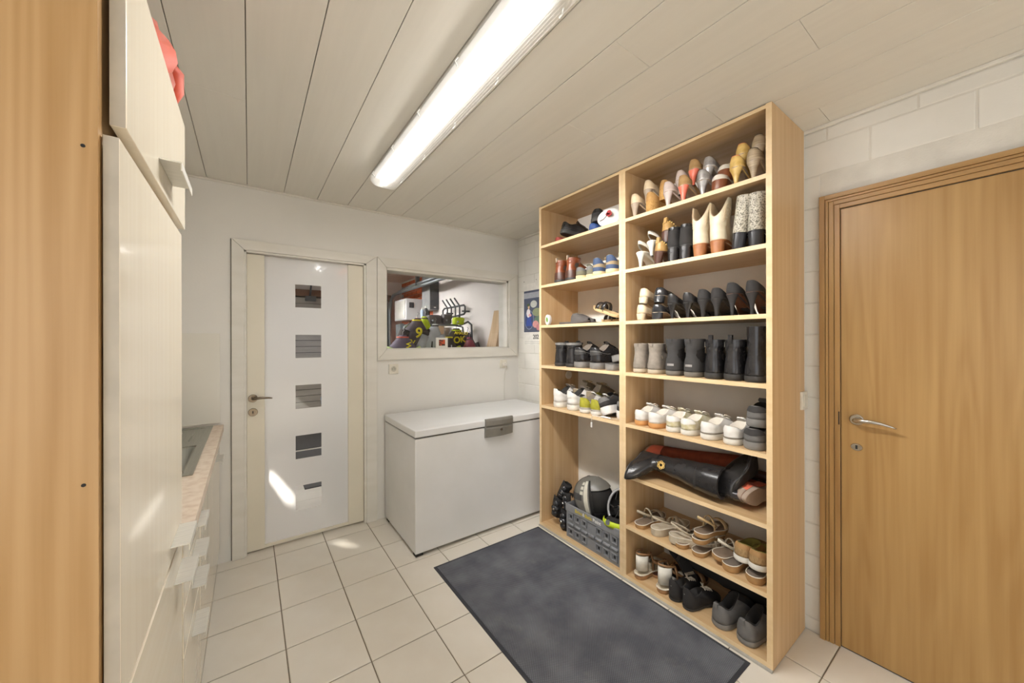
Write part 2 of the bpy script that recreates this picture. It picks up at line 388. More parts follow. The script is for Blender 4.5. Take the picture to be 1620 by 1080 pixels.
def disc(X, Y, Z, r, d, n=20):
    return MB().loft([[(X + r*math.cos(2*PI*k/n), Y, Z + r*math.sin(2*PI*k/n)) for k in range(n)], [(X + r*.9*math.cos(2*PI*k/n), Y - d, Z + r*.9*math.sin(2*PI*k/n)) for k in range(n)]])
ls = disc(.021, GY - .02, 1.036, .027, .01).build('rose', M_bronze, gd, W=True)
MB().tube([(.021, GY - .02, 1.036), (.021, GY - .055, 1.036), (.03, GY - .063, 1.037), (.06, GY - .066, 1.041), (.1, GY - .062, 1.038), (.128, GY - .055, 1.033)], [.009, .009, .009, .008, .006, .004], 10).build('lever', M_bronze, gd, W=True, smooth=True)
ls = disc(.021, GY - .02, .944, .027, .007).build('escutcheon', M_bronze, gd, W=True)
box('keyhole', .0175, .0245, GY - .0285, GY - .0265, .936, .953, M_dark, gd, W=True)

wn = trim_frame('window_1', TR1 + .001, 2.2065, 1.266, TRZ, WX0, WX1, WZ0, WZ1, YB - .020, YB - .0002, M_trim)
for a in ((WX0, WX0 + .010, WZ0, WZ1), (WX1 - .022, WX1, WZ0, WZ1), (WX0, WX1, WZ1 - .02, WZ1), (WX0, WX1, WZ0, WZ0 + .006)):
    box('reveal', a[0], a[1], YB - .004, YB + .14, a[2], a[3], M_trim, wn, W=True)
obj('pane', [(WX0, YB + .06, WZ0), (WX1, YB + .06, WZ0), (WX1, YB + .06, WZ1), (WX0, YB + .06, WZ1)], [(0, 1, 2, 3)], M_clear, wn, W=True)

# low white skirting and pipe-chase strip between casing and kitchen
M_splash = mk('splash_panel', '#dedbd2', .22, col2='#d8d5cb', scale=(2, 2, 2))
tag(box('splash_panel', -.60, -.15, YB - .008, YB - .0005, .9, 1.47, M_splash, bevel=.001), 'cream glossy splash panel on the wall above the sink', 'splash panel')

# ------------------------------------------------------------------ ceiling lamp
M_house = mk('lamp_housing', '#d9d9d6', .4)
M_tube = bpy.data.materials.new('lit_tube'); M_tube.use_nodes = True; nt = M_tube.node_tree
e = node(nt, 'ShaderNodeEmission'); e.inputs[0].default_value = (1, .965, .91, 1); e.inputs[1].default_value = LAMP; nt.links.new(e.outputs[0], nt.nodes['Material Output'].inputs[0])
M_dif = bpy.data.materials.new('prismatic_cover'); M_dif.use_nodes = True; nt = M_dif.node_tree; nt.nodes.remove(nt.nodes['Principled BSDF'])
tr = node(nt, 'ShaderNodeBsdfTransparent'); tl = node(nt, 'ShaderNodeBsdfTranslucent'); tl.inputs[0].default_value = (.95, .95, .94, 1)
gl = node(nt, 'ShaderNodeBsdfGlossy'); gl.inputs[1].default_value = .12
m1 = node(nt, 'ShaderNodeMixShader'); m1.inputs[0].default_value = .18; nt.links.new(tr.outputs[0], m1.inputs[1]); nt.links.new(tl.outputs[0], m1.inputs[2])
m2 = node(nt, 'ShaderNodeMixShader'); m2.inputs[0].default_value = .06; nt.links.new(m1.outputs[0], m2.inputs[1]); nt.links.new(gl.outputs[0], m2.inputs[2])
nt.links.new(m2.outputs[0], nt.nodes['Material Output'].inputs[0])
R60 = math.radians(48)
def lamp(x, y0, y1, label, mt, watts, zc=ZC):
    r = thing('ceiling_lamp', label, 'lamp', (x, (y0 + y1)/2, zc), 'strip lamps')
    box('housing', x - .06, x + .06, y0 + .01, y1 - .01, zc - .052, zc - .001, M_house, r, W=True, bevel=.006)
    # ribbed cover, trapezoid in section
    half = [(.079, -.050), (.081, -.060), (.074, -.078), (.060, -.094)]
    bot = [(.060 - .12*k/22, -.094 - .0025*(k % 2) - .004*math.sin(PI*k/22)) for k in range(1, 22)]
    sec = half + bot + [(-a, b) for a, b in reversed(half)]
    V = []; F = []; n = len(sec)
    ys = [(y0, .86), (y0 + .012, 1), (y1 - .012, 1), (y1, .86)]
    for yy, k in ys: V += [(x + a*k, yy, zc + (b if k == 1 else -.05 + (b + .05)*k)) for a, b in sec]
    for i in range(3): F += [(i*n + k, i*n + k+1, (i+1)*n + k+1, (i+1)*n + k) for k in range(n - 1)]
    F += [tuple(range(n))[::-1], tuple(3*n + k for k in range(n))]
    obj('cover', V, F, M_dif, r, W=True)
    MB().tube([(x - .012, y0 + .04, zc - .072), (x - .012, y1 - .04, zc - .072)], .0165, 14).build('tube', mt, r, W=True, smooth=True)
    for dx, dz, tilt, share in ((0, -.104, 0, .22), (.086, -.075, R60, .46), (-.086, -.075, -R60, .16)):      # light leaving the bottom and the two flanks of the cover
        a_ = bpy.data.lights.new('strip_light', 'AREA'); a_.shape = 'RECTANGLE'; a_.size = .11 if tilt == 0 else .05; a_.size_y = y1 - y0 - .06; a_.energy = watts*share; a_.spread = math.radians(180 if tilt == 0 else 104); a_.color = (1, .985, .962)
        ao = bpy.data.objects.new('strip_light', a_); COL.objects.link(ao); ao.parent = r; ao.location = (dx, 0, dz); ao.rotation_euler = (0, -tilt, 0)
    for k in range(5):
        yy = y0 + .08 + k*(y1 - y0 - .16)/4
        for s_ in (-1, 1): 
            MB().tube([(x + s_*.083, yy - .012, zc - .048), (x + s_*.088, yy, zc - .056), (x + s_*.078, yy + .002, zc - .070)], .003, 6).build('clip', M_house, r, W=True)
    return r
lamp(.668, .71, 2.262, 'long white strip lamp with lit tube on the panelled ceiling', M_tube, LAMPW)
# ------------------------------------------------------------------ kitchen units on the left
M_maple = wood('maple_veneer', '#b99668', '#a57f4e', 'z', .42, 2.0)
M_cream = mk('cream_lacquer', '#e2d9c6', .22, col2='#dfd5c1', scale=(60, 60, 1.5), detail=4, spec=.6, coat=.25)
M_creamh = mk('cream_lacquer_low', '#e2d9c6', .14, col2='#dfd5c1', scale=(60, 1.5, 60), detail=4, spec=.6, coat=.25)
M_edge = mk('cream_edge', '#b5ad9f', .5)
M_alu = mk('aluminium', '#d6d4cc', .38, .35, scale=(10, 200, 10))
M_inside = mk('cabinet_core', '#b59a72', .6)
XF = -.150
def pull(y0, y1, z, X, parent, name='handle', d=.036, lip=.018):
    m = MB(); m.box(X, X + d, y0, y1, z - .0025, z); m.box(X + d - .003, X + d, y0, y1, z - lip, z - .0025)
    return m.build(name, M_alu, parent, W=True, bevel=.0008)
tc_ = thing('tall_cabinet', 'tall cabinet with maple side panel and cream doors left of the sink', 'cabinet', (-.47, 1.08, 0))
sp = box('side_panel', -.78, -.172, .757, .775, .0, 2.034, M_maple, tc_, W=True, label='maple side panel with two small drilled holes')
for z in (1.695, 1.225): MB().tube([(-.186, .7563, z), (-.186, .760, z)], .0025, 8).build('drilled_hole', M_dark, sp, W=True)
box('carcass', -.78, -.176, .776, 1.39, .09, 2.034, M_inside, tc_, W=True)
box('far_panel', -.76, -.172, 1.3745, 1.3905, .0, 2.034, M_cream, tc_, W=True)
d1 = box('door', -.166, XF + .002, .780, 1.3965, 1.742, 2.037, M_cream, tc_, W=True, bevel=.0015); box('door_edge', -.1655, XF + .001, .7795, .7800, 1.7425, 2.0365, M_edge, d1, W=True)
d2 = box('door', -.170, XF - .003, .768, 1.3735, .889, 1.7215, M_cream, tc_, W=True, bevel=.0015); box('door_edge', -.1695, XF - .0035, .7675, .7680, .8895, 1.721, M_edge, d2, W=True)
d3 = box('door', -.170, XF - .003, .768, 1.3735, .102, .879, M_creamh, tc_, W=True, bevel=.0015)
pull(1.02, 1.185, 1.797, XF + .002, d1); pull(1.185, 1.325, .930, XF - .003, d2); pull(1.235, 1.372, .815, XF - .003, d3)
box('plinth', -.7, -.169, .758, 1.39, 0, .10, M_alu, tc_, W=True)
# crumpled red bag on top
M_bag = mk('red_nylon', '#bf4a2b', .55, col2='#a63b20', scale=(14, 14, 14), sheen=.3)
rings = []
for i in range(15):
    ph = PI*i/14 - PI/2; R = []
    for k in range(28):
        a = 2*PI*k/28; f = 1 + .10*math.sin(5*a + 3*ph) + .07*math.sin(9*a - 5*ph + 1) + .05*math.sin(13*a + 2)
        R.append((-.285 + .128*math.cos(ph)*math.cos(a)*f, 1.235 + .150*math.cos(ph)*math.sin(a)*f, 2.036 + .085*(1 + math.sin(ph)) * (1 + .12*math.sin(3*a + 4*ph))))
    rings.append(R)
bg_ = thing('nylon_bag', 'crumpled orange-red nylon bag lying on top of the tall cabinet', 'bag', (-.285, 1.235, 2.036))
MB().loft(rings).build('bag_body', M_bag, bg_, smooth=True, W=True)
MB().tube([(-.23, 1.30, 2.17), (-.19, 1.345, 2.19), (-.165, 1.37, 2.165), (-.165, 1.375, 2.12), (-.175, 1.37, 2.08)], [.012, .016, .02, .018, .012], 8).build('drawstring', M_bag, bg_, smooth=True, W=True)

du = thing('drawer_unit', 'cream drawer unit with four aluminium pulls between tall cabinet and sink', 'cabinet', (-.45, 1.61, 0))
box('carcass', -.75, -.176, 1.3925, 1.8295, .10, .846, M_inside, du, W=True); box('plinth', -.72, -.167, 1.3925, 1.8295, 0, .099, M_alu, du, W=True)
for z0, z1, hz in ((.104, .510, .462), (.514, .645, .618), (.649, .742, .716), (.746, .843, .815)):
    f = box('drawer', -.1755, XF - .003, 1.396, 1.8265, z0, z1, M_creamh, du, W=True, bevel=.0015)
    pull(1.575, 1.715, hz, XF - .003, f)
su = thing('sink_unit', 'cream base cabinet under the steel sink beside the back wall', 'cabinet', (-.45, 2.4, 0))
box('carcass', -.75, -.176, 1.8325, 2.975, .10, .70, M_inside, su, W=True); box('plinth', -.72, -.167, 1.8325, 2.975, 0, .099, M_alu, su, W=True)
for a, b in ((1.835, 2.402), (2.406, 2.972)):
    f = box('door', -.1755, XF - .003, a, b, .104, .843, M_creamh, su, W=True, bevel=.0015)
    if a > 2: pull(2.50, 2.66, .775, XF - .003, f)
M_top = mk('worktop_laminate', '#d3c4b2', .4, col2='#bfa994', scale=(34, 34, 34), detail=6, rlo=.3, rhi=.6)
wt = MB(); hx0, hx1, hy0, hy1 = -.642, -.216, 1.970, 2.462
for a in ((-.78, hx0, 1.3915, 2.979), (hx1, -.132, 1.3915, 2.979), (hx0, hx1, 1.3915, hy0), (hx0, hx1, hy1, 2.979)): wt.box(a[0], a[1], a[2], a[3], .849, .886)
tag(wt.build('worktop', M_top), 'mottled pink-beige laminate worktop running to the back wall', 'worktop')
M_steel = mk('sink_steel', '#a9aaa2', .32, .9, scale=(200, 8, 8))
sk = thing('kitchen_sink', 'stainless steel sink with ribbed drainer set in the worktop', 'sink', (-.43, 2.44, .887))
rm = MB(); ox0, ox1, oy0, oy1 = -.675, -.183, 1.932, 2.962
for a in ((ox0, ox0 + .035, oy0, oy1), (ox1 - .035, ox1, oy0, oy1), (ox0 + .035, ox1 - .035, oy0, oy0 + .04), (ox0 + .035, ox1 - .035, oy1 - .05, oy1)): rm.box(a[0], a[1], a[2], a[3], .8862, .892)
rm.build('rim', M_steel, sk, W=True, bevel=.002)
box('drainer', ox0 + .035, ox1 - .035, 2.46, oy1 - .05, .8862, .8885, M_steel, sk, W=True)
for k in range(7): MB().tube([(-.26 - .055*k, 2.52 + .02*abs(k - 3), .8885), (-.26 - .055*k, 2.84, .8885)], .0035, 6).build('drainer_rib', M_steel, sk, W=True, smooth=True)
def rr(x0, x1, y0, y1, z, r=.05, n=6):
    out = []
    for cx, cy, a0 in ((x1 - r, y1 - r, 0), (x0 + r, y1 - r, PI/2), (x0 + r, y0 + r, PI), (x1 - r, y0 + r, 1.5*PI)):
        for k in range(n): out.append((cx + r*math.cos(a0 + PI/2*k/(n-1)), cy + r*math.sin(a0 + PI/2*k/(n-1)), z))
    return out
bw = MB(); bw.loft([rr(hx0, hx1, hy0, hy1, .8885), rr(hx0 + .012, hx1 - .012, hy0 + .012, hy1 - .012, .878), rr(hx0 + .03, hx1 - .03, hy0 + .03, hy1 - .03, .76), rr(hx0 + .08, hx1 - .08, hy0 + .08, hy1 - .08, .735)], c0=False)
bw.build('bowl', M_steel, sk, W=True, smooth=True)
MB().loft([ell(-.43, 2.2, .7355, .04, .04), ell(-.43, 2.2, .7375, .03, .03)]).build('drain', M_dark, sk, W=True)

# ------------------------------------------------------------------ chest freezer
M_frz = mk('freezer_enamel', '#d9d9d9', .33, col2='#d4d4d3', scale=(4, 4, 4))
M_grey = mk('handle_plastic', '#7a766e', .45)
fz = thing('chest_freezer', 'white chest freezer with grey handle lock in the corner', 'freezer', (1.52, 2.62, 0))
box('body', .878, 2.165, 2.300, 2.955, .022, .776, M_frz, fz, W=True, bevel=.006)
box('gasket', .886, 2.157, 2.308, 2.95, .776, .785, M_crack, fz, W=True)
ld = box('lid', .873, 2.170, 2.2925, 2.955, .785, .834, M_frz, fz, W=True, bevel=.007)
for x in (.91, 2.12):
    for y in (2.335, 2.91): box('foot', x - .025, x + .025, y - .025, y + .025, 0, .022, M_dark, fz, W=True)
hn = MB(); rows = []
for k in range(13):
    x = 1.405 + .24*k/12; bul = .022 + .014*math.sin(PI*k/12)
    zt = .840; zb = .703 - .004*math.sin(PI*k/12)
    rows.append([(x, 2.294, zt + .002), (x, 2.2925 - bul*.8, zt + .003), (x, 2.2925 - bul, zt - .012), (x, 2.2925 - bul, .795), (x, 2.2925 - bul*.7, .787), (x, 2.2925 - bul*.7, .780), (x, 2.2925 - bul*.9, .772), (x, 2.2925 - bul*.75, zb + .01), (x, 2.2985, zb), (x, 2.302, zb)])
hn.loft([r for r in rows]); hd = hn.build('handle', M_grey, fz, W=True, smooth=False)
MB().loft([[(1.53 + r*math.cos(2*PI*k/16), 2.2925 - y, .758 + r*math.sin(2*PI*k/16)) for k in range(16)] for r, y in ((.010, .026), (.008, .036))]).build('lock', M_chrome, hd, W=True)

# ------------------------------------------------------------------ door mat
def mat_carpet():
    m = bpy.data.materials.new('mat_carpet'); m.use_nodes = True; nt = m.node_tree; L = nt.links; b = nt.nodes['Principled BSDF']; b.inputs['Roughness'].default_value = .95; b.inputs['Specular IOR Level'].default_value = .2
    tc = node(nt, 'ShaderNodeTexCoord')
    ck = node(nt, 'ShaderNodeTexNoise'); ck.inputs['Scale'].default_value = 5; ck.inputs['Detail'].default_value = 6; L.new(tc.outputs['Object'], ck.inputs[0])
    rp = node(nt, 'ShaderNodeValToRGB'); e = rp.color_ramp.elements; e[0].position = .38; e[0].color = lin('#5a5c64'); e[1].position = .72; e[1].color = lin('#787a80'); L.new(ck.outputs[0], rp.inputs[0])
    mp = node(nt, 'ShaderNodeMapping'); mp.inputs['Scale'].default_value = (1, 1, 1); L.new(tc.outputs['Object'], mp.inputs[0])
    sx = node(nt, 'ShaderNodeSeparateXYZ'); L.new(tc.outputs['Object'], sx.inputs[0])
    def wv(o, f):
        mu = node(nt, 'ShaderNodeMath', operation='MULTIPLY'); mu.inputs[1].default_value = f; L.new(sx.outputs[o], mu.inputs[0])
        s_ = node(nt, 'ShaderNodeMath', operation='SINE'); L.new(mu.outputs[0], s_.inputs[0]); return s_
    pr = node(nt, 'ShaderNodeMath', operation='MULTIPLY'); L.new(wv(0, 2*PI/.011).outputs[0], pr.inputs[0]); L.new(wv(1, 2*PI/.011).outputs[0], pr.inputs[1])
    r2 = node(nt, 'ShaderNodeValToRGB'); e = r2.color_ramp.elements; e[0].position = .0; e[0].color = (.72, .72, .72, 1); e[1].position = .8; e[1].color = (1.35, 1.35, 1.35, 1); L.new(pr.outputs[0], r2.inputs[0])
    # dusty footprints
    n3 = node(nt, 'ShaderNodeTexNoise'); n3.inputs['Scale'].default_value = 3.1; n3.inputs['Detail'].default_value = 8; n3.inputs['Roughness'].default_value = .7; L.new(tc.outputs['Object'], n3.inputs[0])
    r3 = node(nt, 'ShaderNodeValToRGB'); e = r3.color_ramp.elements; e[0].position = .60; e[0].color = (0, 0, 0, 1); e[1].position = .74; e[1].color = (.45, .45, .45, 1); L.new(n3.outputs[0], r3.inputs[0])
    mx = node(nt, 'ShaderNodeMixRGB', blend_type='MULTIPLY'); mx.inputs[0].default_value = 1; L.new(rp.outputs[0], mx.inputs[1]); L.new(r2.outputs[0], mx.inputs[2])
    m3 = node(nt, 'ShaderNodeMixRGB'); L.new(r3.outputs[0], m3.inputs[0]); L.new(mx.outputs[0], m3.inputs[1]); m3.inputs[2].default_value = lin('#84827e')
    L.new(m3.outputs[0], b.inputs['Base Color'])
    bp = node(nt, 'ShaderNodeBump'); bp.inputs['Strength'].default_value = .5; bp.inputs['Distance'].default_value = .003; L.new(pr.outputs[0], bp.inputs['Height']); L.new(bp.outputs[0], b.inputs['Normal'])
    return m
dm = thing('door_mat', 'dark grey woven door mat with rubber edge in front of the shoe shelves', 'mat', (1.36, 1.41, 0))
bo = MB(); x0, x1, y0, y1 = .935, 1.785, .690, 2.140
for a in ((x0, x0 + .018, y0, y1), (x1 - .018, x1, y0, y1), (x0 + .018, x1 - .018, y0, y0 + .018), (x0 + .018, x1 - .018, y1 - .018, y1)): bo.box(a[0], a[1], a[2], a[3], .0003, .004)
bo.build('rubber_edge', mk('mat_rubber', '#33343a', .7), dm, W=True)
box('carpet', x0 + .016, x1 - .016, y0 + .016, y1 - .016, .0003, .0075, mat_carpet(), dm, W=True, bevel=.002)

# ------------------------------------------------------------------ shoe shelving: two units side by side
OL, OD = '#c9ac85', '#b79569'
M_ov = wood('oak_upright', OL, OD, 'z', .42, 1.2, wave=False); M_oh = wood('oak_board', OL, OD, 'y', .42, 1.2, wave=False)
M_back = mk('back_board', '#ebe6dc', .6, scale=(3, 3, 3))
M_eg = mk('oak_edge_lit', '#d9bf98', .5, col2='#d0b48a', scale=(8, 8, 30))  # edge banding; its paler tone mostly carries light falling on the front edges
SXF, SXB = 1.815, 2.214
SHZ = [.029, .325, .624, .927, 1.231, 1.536, 1.841, 2.143]
def shelving(y0, y1, label, levels):
    r = thing('shoe_shelf', label, 'shelf', ((SXF + SXB)/2, (y0 + y1)/2, 0), 'shoe shelving units')
    tk = .0225
    def panel(nm, a0, a1, z0, z1, mat):
        p = box(nm, SXF + .0012, SXB, a0, a1, z0, z1, mat, r, W=True)
        box('edge_band', SXF, SXF + .0012, a0, a1, z0, z1, M_eg, p, W=True)
    for a, b in ((y0, y0 + tk), (y1 - tk, y1)): panel('side_panel', a, b, .004, ZC - .003, M_ov)
    panel('top_panel', y0 + tk, y1 - tk, 2.424, ZC - .006, M_oh)
    for z in levels: panel('shelf', y0 + tk, y1 - tk, z - .020, z, M_oh)
    box('back_panel', SXB, SXB + .006, y0, y1, .004, ZC - .01, M_back, r, W=True)
    box('plinth_strip', SXF - .012, SXF + .006, y0, y1, .0003, .0085, mk('plinth_grey', '#a9a69e', .5), r, W=True)
    return r
shR = shelving(.615, 1.3865, 'oak shoe shelf with eight boards next to the wooden door', SHZ)
shL = shelving(1.3875, 2.157, 'oak shoe shelf beside the freezer with a tall bottom bay holding a crate', [.029] + SHZ[3:])
# round pale disc on the left side panel
kd = thing('wall_disc', 'small round pale disc on the side of the shelf under the black boots', 'disc', (2.10, 2.1335, 1.141))
MB().loft([[(2.10 + r*math.cos(2*PI*k/24), 2.1343 - y, 1.141 + r*math.sin(2*PI*k/24)) for k in range(24)] for r, y in ((.033, 0), (.033, .008), (.028, .011))]).build('disc', mk('pale_plastic', '#d8cdb8', .4), kd, W=True)
# ------------------------------------------------------------------ sockets, switch, calendar
M_sock = mk('socket_plastic', '#d9d4c6', .35)
so = thing('wall_socket', 'cream wall socket under the left end of the garage window', 'socket', (.955, YB, 1.19))
box('plate', .916, .995, YB - .010, YB - .0003, 1.150, 1.230, M_sock, so, W=True, bevel=.003)
MB().loft([[(.9555 + .022*math.cos(2*PI*k/20), YB - .0103 - (.0 if j == 0 else -.004), 1.190 + .022*math.sin(2*PI*k/20)) for k in range(20)] for j in (1, 0)]).build('well', mk('socket_well', '#b9b4a6', .5), so, W=True)
for dx in (-.0095, .0095): MB().tube([(.9555 + dx, YB - .0125, 1.190), (.9555 + dx, YB - .0108, 1.190)], .0028, 8).build('pin_hole', M_dark, so, W=True)
MB().tube([(.9555, YB - .020, 1.203), (.9555, YB - .0103, 1.203)], .0025, 8).build('earth_pin', M_chrome, so, W=True)
s2 = thing('wall_socket', 'white socket with plug and cord under the right end of the garage window', 'socket', (2.04, YB, 1.19))
box('plate', 2.000, 2.080, YB - .010, YB - .0003, 1.150, 1.230, M_sock, s2, W=True, bevel=.003)
MB().loft([[(2.045 + r*math.cos(2*PI*k/14), YB - y, 1.185 + r*1.15*math.sin(2*PI*k/14)) for k in range(14)] for r, y in ((.017, .0102), (.018, .03), (.012, .045))]).build('plug', M_trim, s2, W=True)
MB().tube([(2.045, YB - .034, 1.165), (2.046, YB - .03, 1.12), (2.047, YB - .012, 1.02), (2.046, YB - .007, .92), (2.05, YB - .008, .60), (2.05, YB - .010, .25)], .0032, 8).build('cord', M_trim, s2, W=True, smooth=True)
sw = thing('light_switch', 'cream light switch on the side of the shoe shelf by the wooden door', 'switch', (2.19, .614, 1.128))
box('plate', 2.150, 2.222, .604, .6148, 1.085, 1.171, M_sock, sw, W=True, bevel=.002); box('rocker', 2.163, 2.209, .600, .6045, 1.1, 1.156, M_sock, sw, W=True, bevel=.0015)
ca = thing('wall_calendar', 'wall calendar with a painted figure in a blue skirt and the year below', 'calendar', (XR, 2.73, 1.38))
CX = XR - .0045
box('page', CX, CX + .0008, 2.56, 2.893, 1.376, 1.975, mk('paper', '#e2dfd8', .7), ca, W=True)
def pr_(nm, pts, col, k=0):
    n = len(pts); X0 = CX - .0004 - .0003*k
    V = [(X0, y, z) for y, z in pts] + [(CX + .0001, y, z) for y, z in pts]
    obj(nm, V, [tuple(range(n))] + [(i, n + i, n + (i+1) % n, (i+1) % n) for i in range(n)], mk('print_' + col[1:], col, .6, scale=(60, 60, 60)), ca, W=True)
def oval(cy, cz, ry, rz, n=16): return [(cy + ry*math.cos(2*PI*k/n), cz + rz*math.sin(2*PI*k/n)) for k in range(n)]
pr_('picture', [(2.575, 1.50), (2.882, 1.50), (2.882, 1.905), (2.575, 1.905)], '#4a5266', 0)
pr_('picture_sky', [(2.575, 1.83), (2.882, 1.83), (2.882, 1.885), (2.575, 1.885)], '#a3a6b0', 1)
pr_('picture_glow', oval(2.73, 1.77, .05, .035), '#c4c6c0', 1); pr_('picture_leaves', oval(2.68, 1.69, .07, .04), '#8b9470', 1); pr_('picture_leaves', oval(2.66, 1.62, .06, .03), '#5f7a66', 2)
pr_('picture_ring', oval(2.80, 1.62, .072, .095), '#7f8ba6', 2); pr_('picture_ring', oval(2.80, 1.62, .065, .088), '#39456e', 3)
pr_('picture_skirt', [(2.755, 1.56), (2.85, 1.56), (2.83, 1.65), (2.775, 1.65)], '#2e4a9a', 4); pr_('picture_blouse', oval(2.81, 1.685, .030, .042), '#e6dfe2', 5)
pr_('picture_sleeve', oval(2.785, 1.665, .022, .014), '#e2a3a6', 6); pr_('picture_face', oval(2.805, 1.745, .013, .02), '#d9b48c', 6); pr_('picture_hair', oval(2.812, 1.765, .018, .014), '#4a5a33', 7)
pr_('picture_flower', oval(2.70, 1.575, .045, .035), '#d79a97', 4); pr_('picture_flower', oval(2.66, 1.545, .03, .03), '#c07f83', 5)
RY = Matrix(((0, 0, -1, 0), (-1, 0, 0, 0), (0, 1, 0, 0), (0, 0, 0, 1)))      # text plane facing -x, reading towards -y
text('year', '202', .058, Matrix.Translation((CX - .0008, 2.697, 1.452)) @ RY, mk('print_ink', '#3a3a3c', .7), ca, W=True, bold=True)
M_faint = mk('print_faint', '#b4b2ad', .7)
for k in range(2): box('date_line', CX - .0005, CX, 2.60, 2.87, 1.405 - .017*k, 1.409 - .017*k, M_faint, ca, W=True)
for y in (2.865, 2.675): MB().tube([(XR - .012, y + .012, 2.0), (XR - .0035, y + .012, 2.0)], .003, 6).build('pin', M_grey, ca, W=True)
# ------------------------------------------------------------------ shoes
def interp(keys, s):
    for (a, u), (b, v) in zip(keys, keys[1:]):
        if s <= b: return u + (v - u) * sm(a, b, s)
    return keys[-1][1]
def R(d): return math.radians(d)
class Shoe:
    """shoe in local space: heel at x=0, toe towards +x, sole on z=0.  surf(phi,t): phi 0 heel, pi toe; t 0 sole .. 1 collar/ankle .. 2 shaft top"""
    def __init__(s, name, label, cat='shoe', group=None, L=.265, W=.096, Wh=.070, heel=0, th=.022, spring=.012, toe=(.30, 2.0), hcap=(.16, 2.0),
                 collar=(.02, .50, .034, .075, .052, .085), tb=.42, hb=.65, shaft=None, dip=0, bend=.0, wr=.0):
        s.L, s.W, s.Wh, s.h, s.th, s.sp, s.toe, s.hc, s.co, s.tb, s.hb, s.shaft, s.dip, s.bend, s.wr = L, W, Wh, heel, th, spring, toe, hcap, collar, tb, hb, shaft, dip, bend, wr
        s.r = thing(name, label, cat, (0, 0, 0), group); s.up = None
    def zb(s, q): return s.h * (1 - sm(.22, .68, q)) + s.sp * sm(.72, 1, q)
    def hw(s, q):
        B = interp([(0, s.Wh/2), (.22, s.Wh/2), (.40, s.Wh*.46), (.68, s.W/2), (.85, s.W*.47), (1, s.W*.44)], q)
        a, p = s.hc
        if q < a: B *= max(0, 1 - (1 - q/a)**p)**(1/p)
        a, p = s.toe
        if q > 1 - a: B *= max(0, 1 - (1 - (1 - q)/a)**p)**(1/p)
        return B
    def out(s, ph, k=1.0):
        q = (1 - math.cos(ph))/2; sg = 1 if math.sin(ph) >= 0 else -1
        y = sg * s.hw(q) * k; x = s.L/2 + (s.L*q - s.L/2) * (1 + (k - 1)*.35)
        return x, y + s.bend*s.L*math.sin(PI*q)*.5 - s.bend*s.L*q*q, q
    def surf(s, ph, t):
        x0, y0, q = s.out(ph); z0 = s.zb(q) + s.th
        xo0, xo1, cw, h0, h1, h2 = s.co
        xc = (xo0 + (xo1 - xo0)*q) * s.L; sg = math.sin(ph); yc = math.copysign(abs(sg)**.8, sg) * cw
        zc = s.zb(min(1, xc/s.L)) + s.th + interp([(0, h0), (.4, h1), (1, h2)], q)
        if t <= 1:
            b = s.hb + (s.tb - s.hb)*sm(.35, 1, q)
            xm = x0*.93 + xc*.07; ym = y0*1.06; zm = z0 + b*(zc - z0)
            u = 1 - t; return Vector((u*u*x0 + 2*u*t*xm + t*t*xc, u*u*y0 + 2*u*t*ym + t*t*yc, u*u*z0 + 2*u*t*zm + t*t*zc))
        cx, rx, ry, zt = s.shaft; v = t - 1
        X1 = cx - rx*math.cos(ph); Y1 = ry*math.sin(ph); Z1 = zt - s.dip*max(0, abs(math.cos(ph)) - .35)*1.6
        e_ = v*v*(3 - 2*v); k_ = 1 + s.wr*math.sin(PI*min(v*1.2, 1))*(math.sin(17*v + 2*math.cos(ph) + 1.5*math.sin(2*ph)) + .5*math.sin(31*v - 3*math.sin(ph)))
        mx, my = cx, 0
        return Vector((mx + (xc + (X1 - xc)*e_ - mx)*k_, my + (yc + (Y1 - yc)*e_)*k_, zc + (Z1 - zc)*v))
    def upper(s, mat, name='upper', n=30, k=7, lin_mat=None, rim=.004):
        tm = 2 if s.shaft else 1; ks = k if tm == 1 else (k + 5 if not s.wr else k + 15)
        ts = [tm*i/ks for i in range(ks + 1)]; ph = [2*PI*i/n for i in range(n)]
        rings = [[s.surf(a, t_) for a in ph] for t_ in ts]
        top = rings[-1]; c = sum(top, Vector())/n
        s.up = MB().loft(rings, c0=True, c1=False).build(name, mat, s.r, smooth=True)
        inn = [[p + (c - p)*(.0 if j == 0 else min(.16, rim*2/.03)) + Vector((0, 0, dz)) for p in top] for j, dz in ((0, 0), (1, .001))]
        low = []
        depth = .05 if tm == 1 else .12
        zl = min(p.z for p in top) - depth
        zl = max(zl, s.zb(.3) + s.th + .004)
        inn.append([Vector((c.x + (p.x - c.x)*.86, c.y + (p.y - c.y)*.86, zl)) for p in top])
        MB().loft(inn, c0=False, c1=True).build('lining', lin_mat or M_lin, s.r, smooth=True)
        return s
    def sole(s, mat, out=1.04, name='sole', th=None, n=30, wedge=False, top=None):
        th = th or s.th; ph = [2*PI*i/n for i in range(n)]; rings = []
        lv = [(.94, 0), (out, .22), (out*1.01, .6), (out, 1.0)]
        for k, f in lv:
            rg = []
            for a in ph:
                x, y, q = s.out(a, k); zt = s.zb(q) + s.th
                zl = (s.sp*sm(.72, 1, q)) if wedge else zt - th
                rg.append((x, y, zl + (zt - zl)*f))
            rings.append(rg)
        o = MB().loft(rings).build(name, mat, s.r, smooth=True); 
        md = o.modifiers.new('edge', 'EDGE_SPLIT'); md.split_angle = R(50); return s
